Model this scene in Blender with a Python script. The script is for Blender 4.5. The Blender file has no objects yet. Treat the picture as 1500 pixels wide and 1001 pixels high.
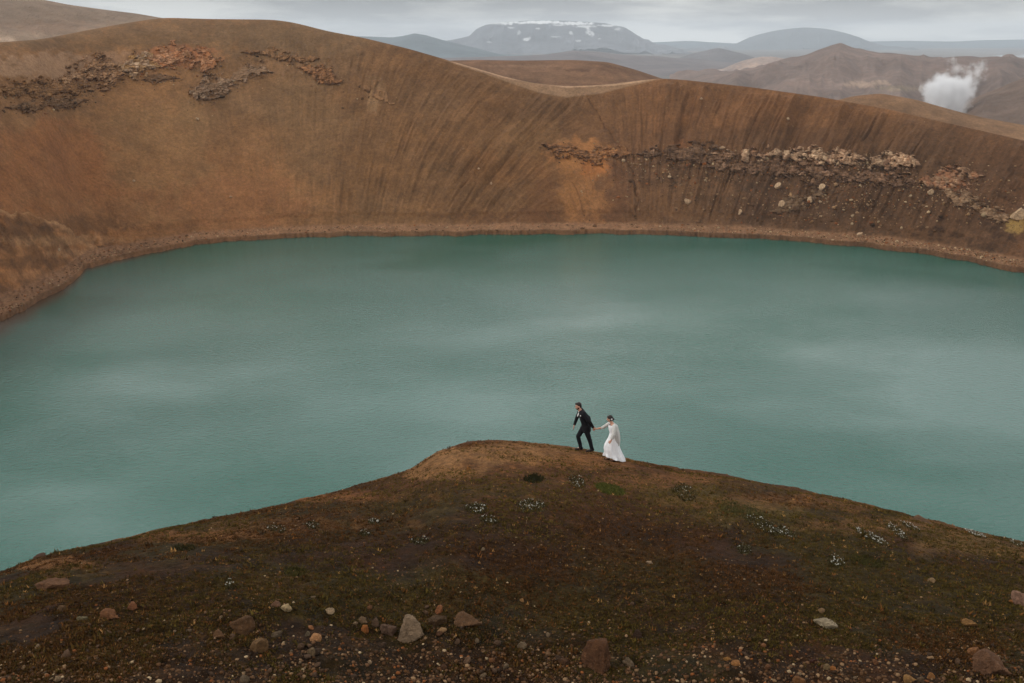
import bpy, bmesh, math, random
import numpy as np
from mathutils import Vector, Matrix
random.seed(7); RNG = np.random.default_rng(11)
S = bpy.context.scene
COL = S.collection
R = math.radians

# ------------------------------------------------------------------ camera geometry
CAMZ = 66.0
F = 1500 * 35 / 36.0
HOR = 54.0
PITCH = math.atan((500.5 - HOR) / F)
cp, sp = math.cos(PITCH), math.sin(PITCH)

def ray(px, py):
    a = (np.asarray(px, float) - 750) / F; b = (500.5 - np.asarray(py, float)) / F
    return a, cp + sp * b, -sp + cp * b

def azel(px, py):
    dx, dy, dz = ray(px, py)
    return np.arctan2(dx, dy), dz / np.hypot(dx, dy)

def project(x, y, z):
    z = z - CAMZ
    dep = np.maximum(y * cp - z * sp, 1e-3); up = y * sp + z * cp
    return 750 + F * x / dep, 500.5 - F * up / dep

# ------------------------------------------------------------------ noise
def h2(ix, iy, seed=0):
    n = (ix.astype(np.int64) * 374761393 + iy.astype(np.int64) * 668265263 + seed * 974634777) & 0xFFFFFFFF
    n = ((n ^ (n >> 13)) * 1274126177) & 0xFFFFFFFF
    n = ((n ^ (n >> 16)) * 2246822519) & 0xFFFFFFFF
    n = n ^ (n >> 15)
    return (n & 0xFFFFFF) / float(0xFFFFFF)

def vn(x, y, seed=0):
    x, y = np.broadcast_arrays(np.asarray(x, float), np.asarray(y, float))
    ix = np.floor(x); iy = np.floor(y); fx = x - ix; fy = y - iy
    fx = fx * fx * fx * (fx * (fx * 6 - 15) + 10); fy = fy * fy * fy * (fy * (fy * 6 - 15) + 10)
    ix = ix.astype(np.int64); iy = iy.astype(np.int64)
    a = h2(ix, iy, seed); b = h2(ix + 1, iy, seed); c = h2(ix, iy + 1, seed); d = h2(ix + 1, iy + 1, seed)
    return (a + (b - a) * fx) * (1 - fy) + (c + (d - c) * fx) * fy      # 0..1

def fbm(x, y, oct=4, seed=0, gain=0.5):
    s = 0; a = 1; t = 0
    for k in range(oct):
        s = s + a * (vn(x * 2 ** k + 17.3 * k, y * 2 ** k - 9.1 * k, seed + k) - 0.5); t += a; a *= gain
    return s / t * 2                                                     # about -1..1

def ridged(x, y, oct=3, seed=0):
    s = 0; a = 1; t = 0
    for k in range(oct):
        s = s + a * (1 - np.abs(2 * vn(x * 2 ** k + 5.1 * k, y * 2 ** k, seed + k) - 1)); t += a; a *= 0.5
    return s / t

def worley(x, y, seed=0):
    x, y = np.broadcast_arrays(np.asarray(x, float), np.asarray(y, float))
    ix = np.floor(x).astype(np.int64); iy = np.floor(y).astype(np.int64)
    f1 = np.full(x.shape, 9.0); f2 = np.full(x.shape, 9.0); cid = np.zeros(x.shape)
    for i in (-1, 0, 1):
        for j in (-1, 0, 1):
            cx = ix + i; cy = iy + j
            qx = cx + h2(cx, cy, seed); qy = cy + h2(cx, cy, seed + 5)
            d = np.hypot(qx - x, qy - y); c = h2(cx, cy, seed + 9)
            nearer = d < f1
            f2 = np.where(nearer, f1, np.minimum(f2, d)); cid = np.where(nearer, c, cid); f1 = np.where(nearer, d, f1)
    return f1, f2, cid

def ss(a, b, x):
    t = np.clip((x - a) / (b - a), 0, 1); return t * t * (3 - 2 * t)

def curve(xs, ys, sm=0.0):
    xs = np.array(xs, float); ys = np.array(ys, float)
    g = np.linspace(xs[0], xs[-1], 3000); v = np.interp(g, xs, ys)
    if sm > 0:
        n = max(1, int(sm / (g[1] - g[0]))); k = np.exp(-0.5 * (np.arange(-3 * n, 3 * n + 1) / n) ** 2); k /= k.sum()
        v = np.convolve(np.pad(v, 3 * n, mode='edge'), k, 'valid')
    return lambda q: np.interp(q, g, v)

def lin(c):
    c = np.array(c, float) / 255.0
    return np.where(c <= 0.04045, c / 12.92, ((c + 0.055) / 1.055) ** 2.4)

# ------------------------------------------------------------------ mesh helpers
def mk(name, V, Fc, mat, col=None, smooth=True, parent=None, kind=None):
    me = bpy.data.meshes.new(name)
    V = np.ascontiguousarray(V, dtype=np.float32).reshape(-1, 3); Fc = np.ascontiguousarray(Fc, dtype=np.int32)
    k = Fc.shape[1]
    me.vertices.add(len(V)); me.vertices.foreach_set('co', V.ravel())
    me.loops.add(Fc.size); me.loops.foreach_set('vertex_index', Fc.ravel())
    me.polygons.add(len(Fc)); me.polygons.foreach_set('loop_start', np.arange(0, Fc.size, k, dtype=np.int32))
    me.polygons.foreach_set('loop_total', np.full(len(Fc), k, dtype=np.int32))
    if smooth: me.polygons.foreach_set('use_smooth', np.ones(len(Fc), dtype=bool))
    me.update(calc_edges=True)
    if col is not None:
        ca = me.color_attributes.new('Col', 'FLOAT_COLOR', 'POINT')
        c4 = np.ones((len(V), 4), dtype=np.float32); c4[:, :3] = col.reshape(-1, 3); ca.data.foreach_set('color', c4.ravel())
    me.materials.append(mat)
    o = bpy.data.objects.new(name, me); COL.objects.link(o)
    if parent: o.parent = parent
    if kind: o['kind'] = kind
    return o

def gridfaces(n, m, base=0):      # n rows, m cols, faces wound so that the top faces up for (row=distance, col=azimuth)
    i = np.arange(n - 1)[:, None] * m + np.arange(m - 1)[None, :] + base
    return np.stack([i, i + 1, i + m + 1, i + m], -1).reshape(-1, 4)

def tag(o, label, cat, group=None):
    o['label'] = label; o['category'] = cat
    if group: o['group'] = group
    return o

# ------------------------------------------------------------------ materials
def newmat(name):
    m = bpy.data.materials.new(name); m.use_nodes = True
    nt = m.node_tree; b = nt.nodes['Principled BSDF']
    return m, nt, b

def nd(nt, typ, **kw):
    n = nt.nodes.new(typ)
    for k, v in kw.items():
        if k in n.inputs: n.inputs[k].default_value = v
        else: setattr(n, k, v)
    return n

def earth_mat(name, scales, bump, coltone=0.35, rough=0.95, bumpscales=None, speck=None):
    """vertex colour (what the soil is made of) times fine procedural mottling, with bump at the same sizes"""
    m, nt, b = newmat(name); L = nt.links
    at = nd(nt, 'ShaderNodeAttribute', attribute_name='Col')
    tc = nd(nt, 'ShaderNodeTexCoord')
    cur = at.outputs['Color']
    for i, s in enumerate(scales):
        n = nd(nt, 'ShaderNodeTexNoise', Scale=s, Detail=5.0, Roughness=0.65); L.new(tc.outputs['Object'], n.inputs['Vector'])
        mr = nd(nt, 'ShaderNodeMapRange'); mr.inputs[1].default_value = 0.28; mr.inputs[2].default_value = 0.72
        mr.inputs[3].default_value = 1 - coltone; mr.inputs[4].default_value = 1 + coltone
        L.new(n.outputs['Fac'], mr.inputs[0])
        v = nd(nt, 'ShaderNodeVectorMath', operation='SCALE'); L.new(cur, v.inputs[0]); L.new(mr.outputs[0], v.inputs['Scale'])
        cur = v.outputs[0]
    L.new(cur, b.inputs['Base Color'])
    b.inputs['Roughness'].default_value = rough
    b.inputs['Specular IOR Level'].default_value = 0.15
    prev = None
    for s, dist in (bumpscales or [(s, bump) for s in scales]):
        n = nd(nt, 'ShaderNodeTexNoise', Scale=s, Detail=6.0, Roughness=0.7); L.new(tc.outputs['Object'], n.inputs['Vector'])
        bp = nd(nt, 'ShaderNodeBump', Strength=1.0, Distance=dist); L.new(n.outputs['Fac'], bp.inputs['Height'])
        if prev: L.new(prev.outputs[0], bp.inputs['Normal'])
        prev = bp
    if prev: L.new(prev.outputs[0], b.inputs['Normal'])
    return m

M_WALL = earth_mat('volcanic_soil', [0.12, 0.8, 2.3], 0, 0.25, bumpscales=[(0.25, 1.4), (1.1, 0.65)])
M_HILL = earth_mat('distant_ground', [0.01, 0.05], 0, 0.2, bumpscales=[(0.02, 14.0), (0.07, 4.0)])
M_FAR = earth_mat('mountain_rock', [0.002, 0.0006], 0, 0.2, bumpscales=[(0.002, 60.0)])
M_NEAR = earth_mat('mossy_soil', [2.2, 9.0, 30.0], 0, 0.46, bumpscales=[(4.0, 0.16), (18.0, 0.06)])
M_CRAG = earth_mat('outcrop_rock', [0.8, 2.6], 0, 0.3, bumpscales=[(0.7, 0.5), (2.4, 0.14)])

def rock_mat():
    m, nt, b = newmat('stone'); L = nt.links
    oi = nd(nt, 'ShaderNodeObjectInfo'); tc = nd(nt, 'ShaderNodeTexCoord')
    n1 = nd(nt, 'ShaderNodeTexNoise', Scale=2.2, Detail=6.0, Roughness=0.7); L.new(tc.outputs['Object'], n1.inputs['Vector'])
    mr = nd(nt, 'ShaderNodeMapRange'); mr.inputs[1].default_value = .3; mr.inputs[2].default_value = .7; mr.inputs[3].default_value = .55; mr.inputs[4].default_value = 1.4
    L.new(n1.outputs['Fac'], mr.inputs[0])
    v = nd(nt, 'ShaderNodeVectorMath', operation='SCALE'); L.new(oi.outputs['Color'], v.inputs[0]); L.new(mr.outputs[0], v.inputs['Scale'])
    # crusts of pale lichen
    n2 = nd(nt, 'ShaderNodeTexNoise', Scale=3.1, Detail=4.0, Roughness=0.8); L.new(tc.outputs['Object'], n2.inputs['Vector'])
    r2 = nd(nt, 'ShaderNodeMapRange'); r2.inputs[1].default_value = .6; r2.inputs[2].default_value = .68; L.new(n2.outputs['Fac'], r2.inputs[0])
    mx = nd(nt, 'ShaderNodeMix', data_type='RGBA'); L.new(r2.outputs[0], mx.inputs[0]); L.new(v.outputs[0], mx.inputs[6])
    v2 = nd(nt, 'ShaderNodeVectorMath', operation='SCALE'); L.new(v.outputs[0], v2.inputs[0]); v2.inputs['Scale'].default_value = 1.9
    L.new(v2.outputs[0], mx.inputs[7])
    L.new(mx.outputs[2], b.inputs['Base Color'])
    b.inputs['Roughness'].default_value = .9; b.inputs['Specular IOR Level'].default_value = .2
    bp = nd(nt, 'ShaderNodeBump', Strength=1.0, Distance=0.12)
    n3 = nd(nt, 'ShaderNodeTexNoise', Scale=4.5, Detail=8.0, Roughness=0.75); L.new(tc.outputs['Object'], n3.inputs['Vector'])
    L.new(n3.outputs['Fac'], bp.inputs['Height']); L.new(bp.outputs[0], b.inputs['Normal'])
    return m
M_ROCK = rock_mat()

def attr_mat(name, rough=.9, spec=.1):
    m, nt, b = newmat(name); at = nd(nt, 'ShaderNodeAttribute', attribute_name='Col')
    nt.links.new(at.outputs['Color'], b.inputs['Base Color']); b.inputs['Roughness'].default_value = rough; b.inputs['Specular IOR Level'].default_value = spec
    return m
M_LEAF = attr_mat('plant_matter'); M_PEB = attr_mat('pebble_stone')

def plain_mat(name, c, rough=.8, noise=0.15, scale=12, spec=.2, sheen=0):
    m, nt, b = newmat(name); L = nt.links
    tc = nd(nt, 'ShaderNodeTexCoord'); n = nd(nt, 'ShaderNodeTexNoise', Scale=scale, Detail=4.0); L.new(tc.outputs['Object'], n.inputs['Vector'])
    r = nd(nt, 'ShaderNodeMapRange'); r.inputs[1].default_value = .3; r.inputs[2].default_value = .7; r.inputs[3].default_value = 1 - noise; r.inputs[4].default_value = 1 + noise
    L.new(n.outputs['Fac'], r.inputs[0])
    v = nd(nt, 'ShaderNodeVectorMath', operation='SCALE'); v.inputs[0].default_value = c; L.new(r.outputs[0], v.inputs['Scale'])
    L.new(v.outputs[0], b.inputs['Base Color']); b.inputs['Roughness'].default_value = rough; b.inputs['Specular IOR Level'].default_value = spec
    return m

# ------------------------------------------------------------------ colour painter (what the ground is made of, place by place)
GAIN = np.array([1.30, 1.34, 1.32])
def alb(c, g=None): return np.minimum(lin(c) * (GAIN if g is None else g), .82)
RG = np.array([.78, .72, .56])   # how pale the loose near stones are

def paint(base, px, py, blobs, seed=3, gain=None, edge=1.5, sc=None):
    out = base
    for i, (cx, cy, rx, ry, c, st) in enumerate(blobs):
        q = ((px - cx) / rx) ** 2 + ((py - cy) / ry) ** 2
        near = q < 4
        if not near.any(): continue
        s1 = sc or (4 + .4 * min(rx, ry)); n = fbm(px[near] / s1 + i * 3.7, py[near] / (s1 * .8), 5, seed + i, .6)
        m = ss(1.5, 0.2, q[near] + n * edge) * st
        out[near] = out[near] * (1 - m[:, None]) + alb(c, gain) * m[:, None]
    return out

# ------------------------------------------------------------------ far terrain: crater wall, outer flank and plain
shore_px = [(0,470),(30,458),(60,441),(95,424),(112,408),(125,394),(150,386),(180,379),(215,371),(250,365),(300,358),(350,353),(410,349),(480,347),(600,346),(700,345),(850,343),(950,344),(1050,347),(1150,352),(1250,361),(1350,372),(1420,384),(1500,400)]
a, e = azel([p[0] for p in shore_px], [p[1] for p in shore_px])
D = -CAMZ / e
sh_a = np.concatenate([[-R(62), -R(48), -R(38), -R(33)], a, [R(33), R(40), R(50), R(62)]])
sh_d = np.concatenate([[110, 130, 165, 190], D, [D[-1] - 25, D[-1] - 70, 160, 120]])
shoreD0 = curve(sh_a, sh_d, 0.0014); shoreDs = curve(sh_a, sh_d, 0.006)
def shoreD(az): return shoreD0(az) + fbm(az * 55, az * 0 + 3.3, 4, 15) * 3.0 + fbm(az * 420, az * 0 + 7.3, 2, 17) * .8
rim_px = [(-60,66),(0,62),(60,58),(120,46),(190,33),(240,26),(300,28),(400,29),(430,33),(480,46),(530,55),(600,72),(655,88),(700,101),(740,113),(780,122),(830,127),(880,125),(930,119),(965,115),(1000,117),(1100,128),(1200,142),(1300,160),(1400,183),(1500,206),(1560,222)]
a, e = azel([p[0] for p in rim_px], [p[1] for p in rim_px])
rimE = curve(np.concatenate([[-R(62)], a, [R(62)]]), np.concatenate([[e[0]], e, [e[-1] - .05]]), 0.007)
slopeS = curve([-R(62), -R(27), -R(12), 0, R(12), R(62)], [.60, .60, .66, .70, .66, .62], 0.05)
roundR = curve([-R(62), -R(16), -R(8), -R(2), R(3), R(6), R(10), R(62)], [.16, .14, .07, .03, .045, .03, .02, .02], 0.02)
plainZ = curve(np.log([50, 480, 700, 1200, 2500, 6000, 15000, 90000]), [20, 6, -18, -45, -85, -100, -100, -100], 0.03)
slant = curve([-400, 0, 200, 350, 450, 540, 620, 760, 835, 880, 930, 980, 1080, 1400, 1900], [-.3, -.3, -.28, -.2, 0, .28, .62, .85, .75, -.2, -.1, .25, .42, .5, .5], 25)
fluteA = curve([-400, 0, 300, 450, 560, 700, 850, 900, 960, 1050, 1350, 1420, 1900], [.10, .10, .15, .3, .5, .8, .75, .3, .9, 1.25, 1.2, .5, .5], 20)

def seg_dist(px, py, pts):
    best = np.full(px.shape, 1e9)
    for (x0, y0), (x1, y1) in zip(pts[:-1], pts[1:]):
        dx, dy = x1 - x0, y1 - y0; t = np.clip(((px - x0) * dx + (py - y0) * dy) / (dx * dx + dy * dy), 0, 1)
        best = np.minimum(best, np.hypot(px - x0 - t * dx, py - y0 - t * dy))
    return best

GULLIES = [([(862,146),(880,172),(897,205),(915,232),(930,262),(936,290),(926,328)], 1.4, .9),
           ([(-10,316),(20,324),(60,332),(95,340),(120,352),(150,356),(182,374)], 3.2, 3.6),
           ([(990,130),(984,175),(972,205)], 2.0, .5), ([(700,250),(640,300),(600,330)], 2.5, .4)]

def far(az, d, detail=True, info=False):
    Ds = shoreD(az); Db = shoreDs(az) + 13 + 6 * ss(-R(19), -R(24), az); Db = np.maximum(Db, Ds + 4); bench = Db - Ds; s = slopeS(az); te = rimE(az); zb = 1.3
    Dr = (CAMZ - zb + s * (shoreDs(az) + 13)) / (s - te); zr = CAMZ + Dr * te; r = roundR(az); W = Dr - Db
    w = (Dr - d) / W
    g = (np.sqrt(w * w + r * r) - r) / (np.sqrt(1 + r * r) - r)
    zw = zr - (zr - zb) * g
    Ro = r * W + 3
    zo = zr - .26 * (np.sqrt((d - Dr) ** 2 + Ro * Ro) - Ro)
    pz = plainZ(np.log(np.maximum(d, 50)))
    k = 14.0; hh = np.clip(.5 + .5 * (zo - pz) / k, 0, 1); zo = pz * (1 - hh) + zo * hh + k * hh * (1 - hh) * .5
    zbch = zb * np.clip((d - Ds) / bench, 0, 1) * .9 + .02
    z = np.where(d < Ds, -np.minimum((Ds - d) * .3, 9.0), np.where(d < Db, zbch, np.where(d < Dr, zw, zo)))
    # soft foot of the wall
    foot = ss(Db - 3, Db + 5, d); z = np.where((d > Ds) & (d < Db + 5), np.maximum(zbch * 1.0, zb + (d - Db) * s * .8 * foot), z)
    if detail:
        x, y = d * np.sin(az), d * np.cos(az)
        px, py = project(x, y, z); _, yr = project(Dr * np.sin(az), Dr * np.cos(az), zr)
        v = py - yr
        on = ss(Db - 1, Db + 10, d) * (d < Dr + 120) * ss(0, .05, np.abs(w) + .0)
        onw = on * (d < Dr)
        kk = slant(px); u = px + kk * v
        A = fluteA(px)
        top = ss(3, 18, v) * ss(150 + 0 * v, 70, v); allw = ss(3, 28, v)
        right = ss(930, 990, px)
        f1 = ridged(u / 34, v / 260, 2, 21) - .5
        f2 = ridged(u / 12, v / 130, 2, 31) - .5
        f3 = ridged(u / 5, v / 70, 2, 41) - .5
        amp = A * (right * top * 2.0 + (1 - right) * allw * .9)
        brk = .6 + .8 * vn(px / 70, py / 40, 45)
        z = z + onw * brk * (f1 * amp * (2.3 + 1.5 * right) + f2 * A * allw * 2.5 + f3 * A * allw * 1.3)
        z = z + onw * allw * (fbm(x / 30, y / 30, 4, 51) * 1.2 + fbm(x / 5, y / 5, 4, 61) * .35 + fbm(x / 1.6, y / 1.6, 2, 66) * .15)
        for pts, wd, dep in GULLIES:
            m = np.abs(px - pts[0][0]) < 260
            q = seg_dist(np.where(m, px + fbm(px / 14, py / 14, 3, 72) * 6, 1e5), py + fbm(px / 14, py / 14, 3, 73) * 5, pts) + fbm(px / 4, py / 4, 2, 71) * 1.4
            z = z - dep * np.exp(-(q / wd) ** 2) * on
        # hollowed ground of the left fan and slumped shelf under the left outcrops
        fan = ss(300, 120, px) * ss(318, 345, py) * (d > Ds)
        wv_ = fbm(px / 22, px * 0 + 4.4, 3, 75) * 7
        lobe = py - wv_ - np.interp(px, [-80, 0, 60, 120, 180, 230], [300, 322, 336, 356, 376, 396])
        z = z + on * ss(-1, 1.5, lobe) * ss(225, 150, px) * (.2 + .8 * ss(75, 0, lobe)) * 4.2 * ss(Ds - 1, Ds + 12, d)
        z = z - on * np.exp(-((lobe + 3) / 2.5) ** 2) * ss(225, 170, px) * 1.2
        z = z + fan * on * (ridged((px - py * .9) / 26, (px + py) / 60, 4, 81) - .5) * 3.6
        # bench stones and little banks
        bm_ = (d >= Ds - 1) & (d < Db + 3)
        z = z + np.where(bm_, (ss(.5, .9, vn(az * 500, d / 4, 94)) * .3 + fbm(x / 3, y / 3, 4, 91) * .28 + ss(.3, .8, vn(x / 7, y / 7, 93)) * .25) * ss(Ds + .3, Ds + 4, d), 0)
        far_ = ss(550, 1400, d)
        z = z + far_ * (fbm(x / 300, y / 300, 4, 95) * 10 + fbm(x / 60, y / 60, 3, 97) * 2.2)
    if info and not detail: lobe = z
    if info: return z, dict(lobe=lobe, Ds=Ds, Db=Db, Dr=Dr, zr=zr, w=w)
    return z

# rows of the sheet: as many as the slope shows
def far_rows(az):
    Ds = shoreD(az); _, I = far(az, Ds, False, True)
    Db, Dr = I['Db'], I['Dr']
    q = []
    for a0, a1, n in ((Ds * 0 + 92, Ds - 12, 12), (Ds - 12, Ds + 0, 14), (Ds, Db, 26), (Db, Dr, 330), (Dr, Dr + 60, 40), (Dr + 60, Dr * 0 + 900, 40)):
        t = np.arange(n)[:, None] / n; q.append(a0[None] * (1 - t) + a1[None] * t)
    g = np.exp(np.linspace(np.log(900), np.log(21000), 150))[:, None] + 0 * az[None]
    q.append(g)
    return np.concatenate(q, 0)

AZ = np.concatenate([np.linspace(-R(58), -R(30), 90)[:-1], np.linspace(-R(30), R(30), 1300), np.linspace(R(30), R(58), 90)[1:]])
DD = far_rows(AZ); AA = np.broadcast_to(AZ[None], DD.shape)
ZZ, I = far(AA, DD, True, True)
XX, YY = DD * np.sin(AA), DD * np.cos(AA)
PX, PY = project(XX, YY, ZZ)
n, m_ = DD.shape
colr = np.empty(DD.shape + (3,))
px_, py_ = PX, PY
# base by zone
def zone(px, stops):
    xs = [s[0] for s in stops]; cs = np.array([alb(s[1]) for s in stops])
    return np.stack([np.interp(px, xs, cs[:, k]) for k in range(3)], -1)
up = zone(px_, [(0, (122,85,54)), (250, (120,84,53)), (430, (108,77,50)), (600, (104,73,47)), (800, (104,72,46)), (960, (108,72,45)), (1300, (104,70,44)), (1500, (90,62,41))])
dn = zone(px_, [(0, (124,82,50)), (200, (128,86,53)), (400, (122,84,53)), (520, (108,76,48)), (800, (106,72,44)), (900, (98,66,43)), (1000, (92,64,43)), (1300, (86,60,40)), (1500, (84,57,38))])
mixv = ss(160, 250, py_)[..., None]
colr[:] = up * (1 - mixv) + dn * mixv
vv = py_ - 0
u_ = px_ + slant(px_) * (py_ - 120)
st = (fbm(u_ / 9, py_ / 60, 4, 101, .65) * .22 + fbm(u_ / 2.6, py_ / 18, 3, 109, .7) * .18 + fbm(px_ / 7, py_ / 4, 4, 119, .7) * .16 + fbm(px_ / 60, py_ / 40, 4, 103) * .16)
st = st * np.where(px_ < 420, .6, 1.0)
st = st + ss(900, 1000, px_) * ss(215, 250, py_) * ss(-.05, .4, fbm(px_ / 13, py_ / 8, 5, 117, .65)) * -.38
st = st + ss(230, 120, px_) * ss(322, 350, py_) * (ridged((px_ - py_ * .9) / 26, (px_ + py_) / 60, 4, 81) - .5) * 1.3
colr *= (1 + st)[..., None]
warm = fbm(px_ / 80, py_ / 50, 3, 105)[..., None]
colr *= 1 + warm * np.array([.06, 0, -.10])
flat = colr.reshape(-1, 3); fx = px_.ravel(); fy = py_.ravel()
wallm = ((I['w'].ravel() > -0.35) & (DD.ravel() > I['Ds'].ravel() - 2))
sub = flat[wallm]
blobs = [
 (150,52,330,22,(108,80,55),.8), (420,60,120,26,(104,78,54),.7), (70,96,95,20,(146,112,86),.75), (175,88,60,12,(140,105,80),.6), (265,82,50,16,(150,92,60),.6),
 (210,140,60,50,(136,94,58),.6), (250,230,90,80,(124,92,60),.45), (60,250,120,70,(132,82,48),.6), (330,300,120,50,(130,84,52),.5), (450,180,60,90,(112,82,54),.5),
 (548,135,14,26,(134,102,72),.6), (540,120,30,18,(112,78,50),.5),
 (780,320,130,16,(82,52,32),.45), (845,225,42,22,(150,98,56),.75), (850,280,42,60,(138,92,54),.75), (870,245,20,20,(158,94,48),.5), (760,200,60,30,(124,88,56),.5), (795,300,24,45,(100,64,38),.5),
 (905,290,18,55,(84,54,34),.6), (1000,215,20,10,(140,86,48),.4), (1000,300,90,35,(104,72,46),.5), (1180,200,260,14,(88,60,40),.5),
 (1120,300,60,28,(78,54,37),.5), (1280,300,160,40,(80,55,37),.5), (1395,268,18,10,(130,78,50),.7), (1490,328,16,14,(150,118,66),.8), (1440,250,60,40,(88,60,40),.5),
 (430,100,90,10,(124,90,62),.5), (130,330,60,12,(78,52,32),.5), (70,352,110,8,(152,112,78),.7), (120,372,50,7,(156,116,82),.6), (50,385,70,10,(90,62,42),.6), (60,405,70,10,(140,100,70),.5), (20,340,50,12,(88,60,40),.6), (40,430,60,12,(100,68,46),.5)]
sub = paint(sub, fx[wallm], fy[wallm], blobs, 200)
# saddle: trodden pale ground
ax = fx[wallm]; ay = fy[wallm]
upper = np.interp(ax, [600, 655, 740, 830, 900, 965, 1000], [70, 87, 112, 126, 123, 114, 113])
lower = np.interp(ax, [600, 655, 700, 760, 790, 830, 880, 920, 965, 1000], [70, 90, 105, 126, 136, 143, 137, 127, 117, 113])
msk = ss(0, 1.5, ay - upper + 2) * ss(1.5, -1.5, ay - lower) * ss(640, 670, ax) * ss(985, 940, ax)
sub = sub * (1 - msk[:, None] * .75) + alb((134, 104, 80)) * msk[:, None] * .75
pth = np.exp(-((ay - upper - 1.5) / 1.3) ** 2) * ss(645, 680, ax) * ss(975, 930, ax)
sub = sub * (1 - pth[:, None] * .8) + alb((170, 134, 106)) * pth[:, None] * .8
# right-hand rim track, pale
rimy = np.interp(ax, [p[0] for p in rim_px], [p[1] for p in rim_px])
wr = I['w'].ravel()[wallm]
pr = np.exp(-((wr + .035) / .02) ** 2) * ss(1200, 1330, ax)
sub = sub * (1 - pr[:, None] * .7) + alb((150, 116, 88)) * pr[:, None] * .7
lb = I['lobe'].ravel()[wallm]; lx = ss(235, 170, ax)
q_ = (ss(-8, -4, lb + fbm(ax / 5, ay / 4, 3, 77) * 3) * ss(1.5, -.5, lb) * lx * .85)[:, None]; sub = sub * (1 - q_) + alb((66, 44, 30)) * q_  # damp soil tone behind the left spur, also painting in its crease shade
q_ = (ss(.5, 2.5, lb) * ss(9, 3, lb + fbm(ax / 7, ay / 5, 3, 78) * 4) * lx * .7)[:, None]; sub = sub * (1 - q_) + alb((158, 116, 80)) * q_  # light edge painted along the spur's crest to bring out its form
q_ = (ss(3, 14, lb) * lx * ss(.5, .72, ridged((ax - ay * .9) / 24, (ax + ay) / 70, 4, 79)) * .6)[:, None]; sub = sub * (1 - q_) + alb((84, 57, 38)) * q_
# darker gully lines, damp shore line, beach
for pts, wd, dep in GULLIES[:2]:
    q = seg_dist(ax + fbm(ax / 14, ay / 14, 3, 72) * 6, ay + fbm(ax / 14, ay / 14, 3, 73) * 5, pts) + fbm(ax / 4, ay / 4, 2, 71) * 1.5
    g_ = np.exp(-(q / (wd * .9)) ** 2) * .35; sub = sub * (1 - g_[:, None]) + alb((56, 38, 26)) * g_[:, None]
dd = DD.ravel()[wallm]; ds = I['Ds'].ravel()[wallm]; db = I['Db'].ravel()[wallm]
bch = ss(ds - 1, ds + 2.5, dd) * ss(db + 2, db - 1.0, dd)
bn = fbm(ax / 4, ay / 2.5, 3, 107)[:, None]
sub = sub * (1 - bch[:, None] * .85) + alb((128, 92, 66)) * (1 + bn * .3) * bch[:, None] * .85
wet = ss(ds + 2.2, ds + .8, dd)[:, None] * .45
sub = sub * (1 - wet) + alb((84, 60, 42)) * wet
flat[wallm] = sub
# outer plain
outm = ss(I['Dr'] + 150, I['Dr'] + 420, DD).ravel()[:, None]
xx = XX.ravel(); yy = YY.ravel()
pn = fbm(xx / 900, yy / 2500, 5, 111)[:, None]; pn2 = fbm(xx / 200, yy / 300, 4, 113)[:, None]
pc = alb((92, 82, 76)) * (1 + pn * .45 + pn2 * .25)
flat[:] = flat * (1 - outm) + pc * outm
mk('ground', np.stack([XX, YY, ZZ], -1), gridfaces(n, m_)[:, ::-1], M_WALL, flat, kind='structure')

# ------------------------------------------------------------------ hills and mountains behind, each with its own distance and depth
def hill(name, pts, dist, front, base, color, mat, amp, nsc, sm=.004, cols=260, rows=46, seed=0, blobs=None, back=1.2, rimr=.12, gully=0., rough=0.0, snow=None):
    a, e = azel([p[0] for p in pts], [p[1] for p in pts])
    ec = curve(a, e, sm); az = np.linspace(a[0], a[-1], cols)
    dc = dist(az) if callable(dist) else np.full(cols, float(dist))
    zc = CAMZ + dc * ec(az)
    t = np.concatenate([np.linspace(-1, 0, rows), np.linspace(0, back, rows // 2)[1:]])
    T = t[:, None] + 0 * az[None]; A2 = az[None] + 0 * T
    d = dc[None] + T * front
    g = (np.sqrt(T * T + rimr ** 2) - rimr) / (math.sqrt(1 + rimr ** 2) - rimr)
    z = zc[None] - (zc[None] - base) * np.minimum(g, 1.6)
    x, y = d * np.sin(A2), d * np.cos(A2)
    k = ss(0.02, .3, np.abs(T))
    z = z + k * amp * fbm(x / nsc, y / nsc, 5, 300 + seed) + rough * fbm(x / (nsc * .2), y / (nsc * .2), 3, 310 + seed)
    if gully: z = z + k * gully * (ridged(A2 * dc[0] / (nsc * .35), T * 1.5, 3, 320 + seed) - .5)
    px, py = project(x, y, z)
    HG = GAIN if mat is M_WALL else np.array([1.5, 1.38, 1.32])
    c = np.ones(px.shape + (3,)) * alb(color, HG) * (1 + .4 * fbm(x / nsc, y / nsc, 5, 330 + seed, .6) + .22 * fbm(x / nsc * 5, y / nsc * 5, 3, 340 + seed))[..., None]
    c = c.reshape(-1, 3)
    if blobs: c = paint(c, px.ravel(), py.ravel(), blobs, 340 + seed, gain=HG, sc=4)
    return mk(name, np.stack([x, y, z], -1), gridfaces(len(t), cols)[:, ::-1], mat, c, kind='structure')

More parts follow.
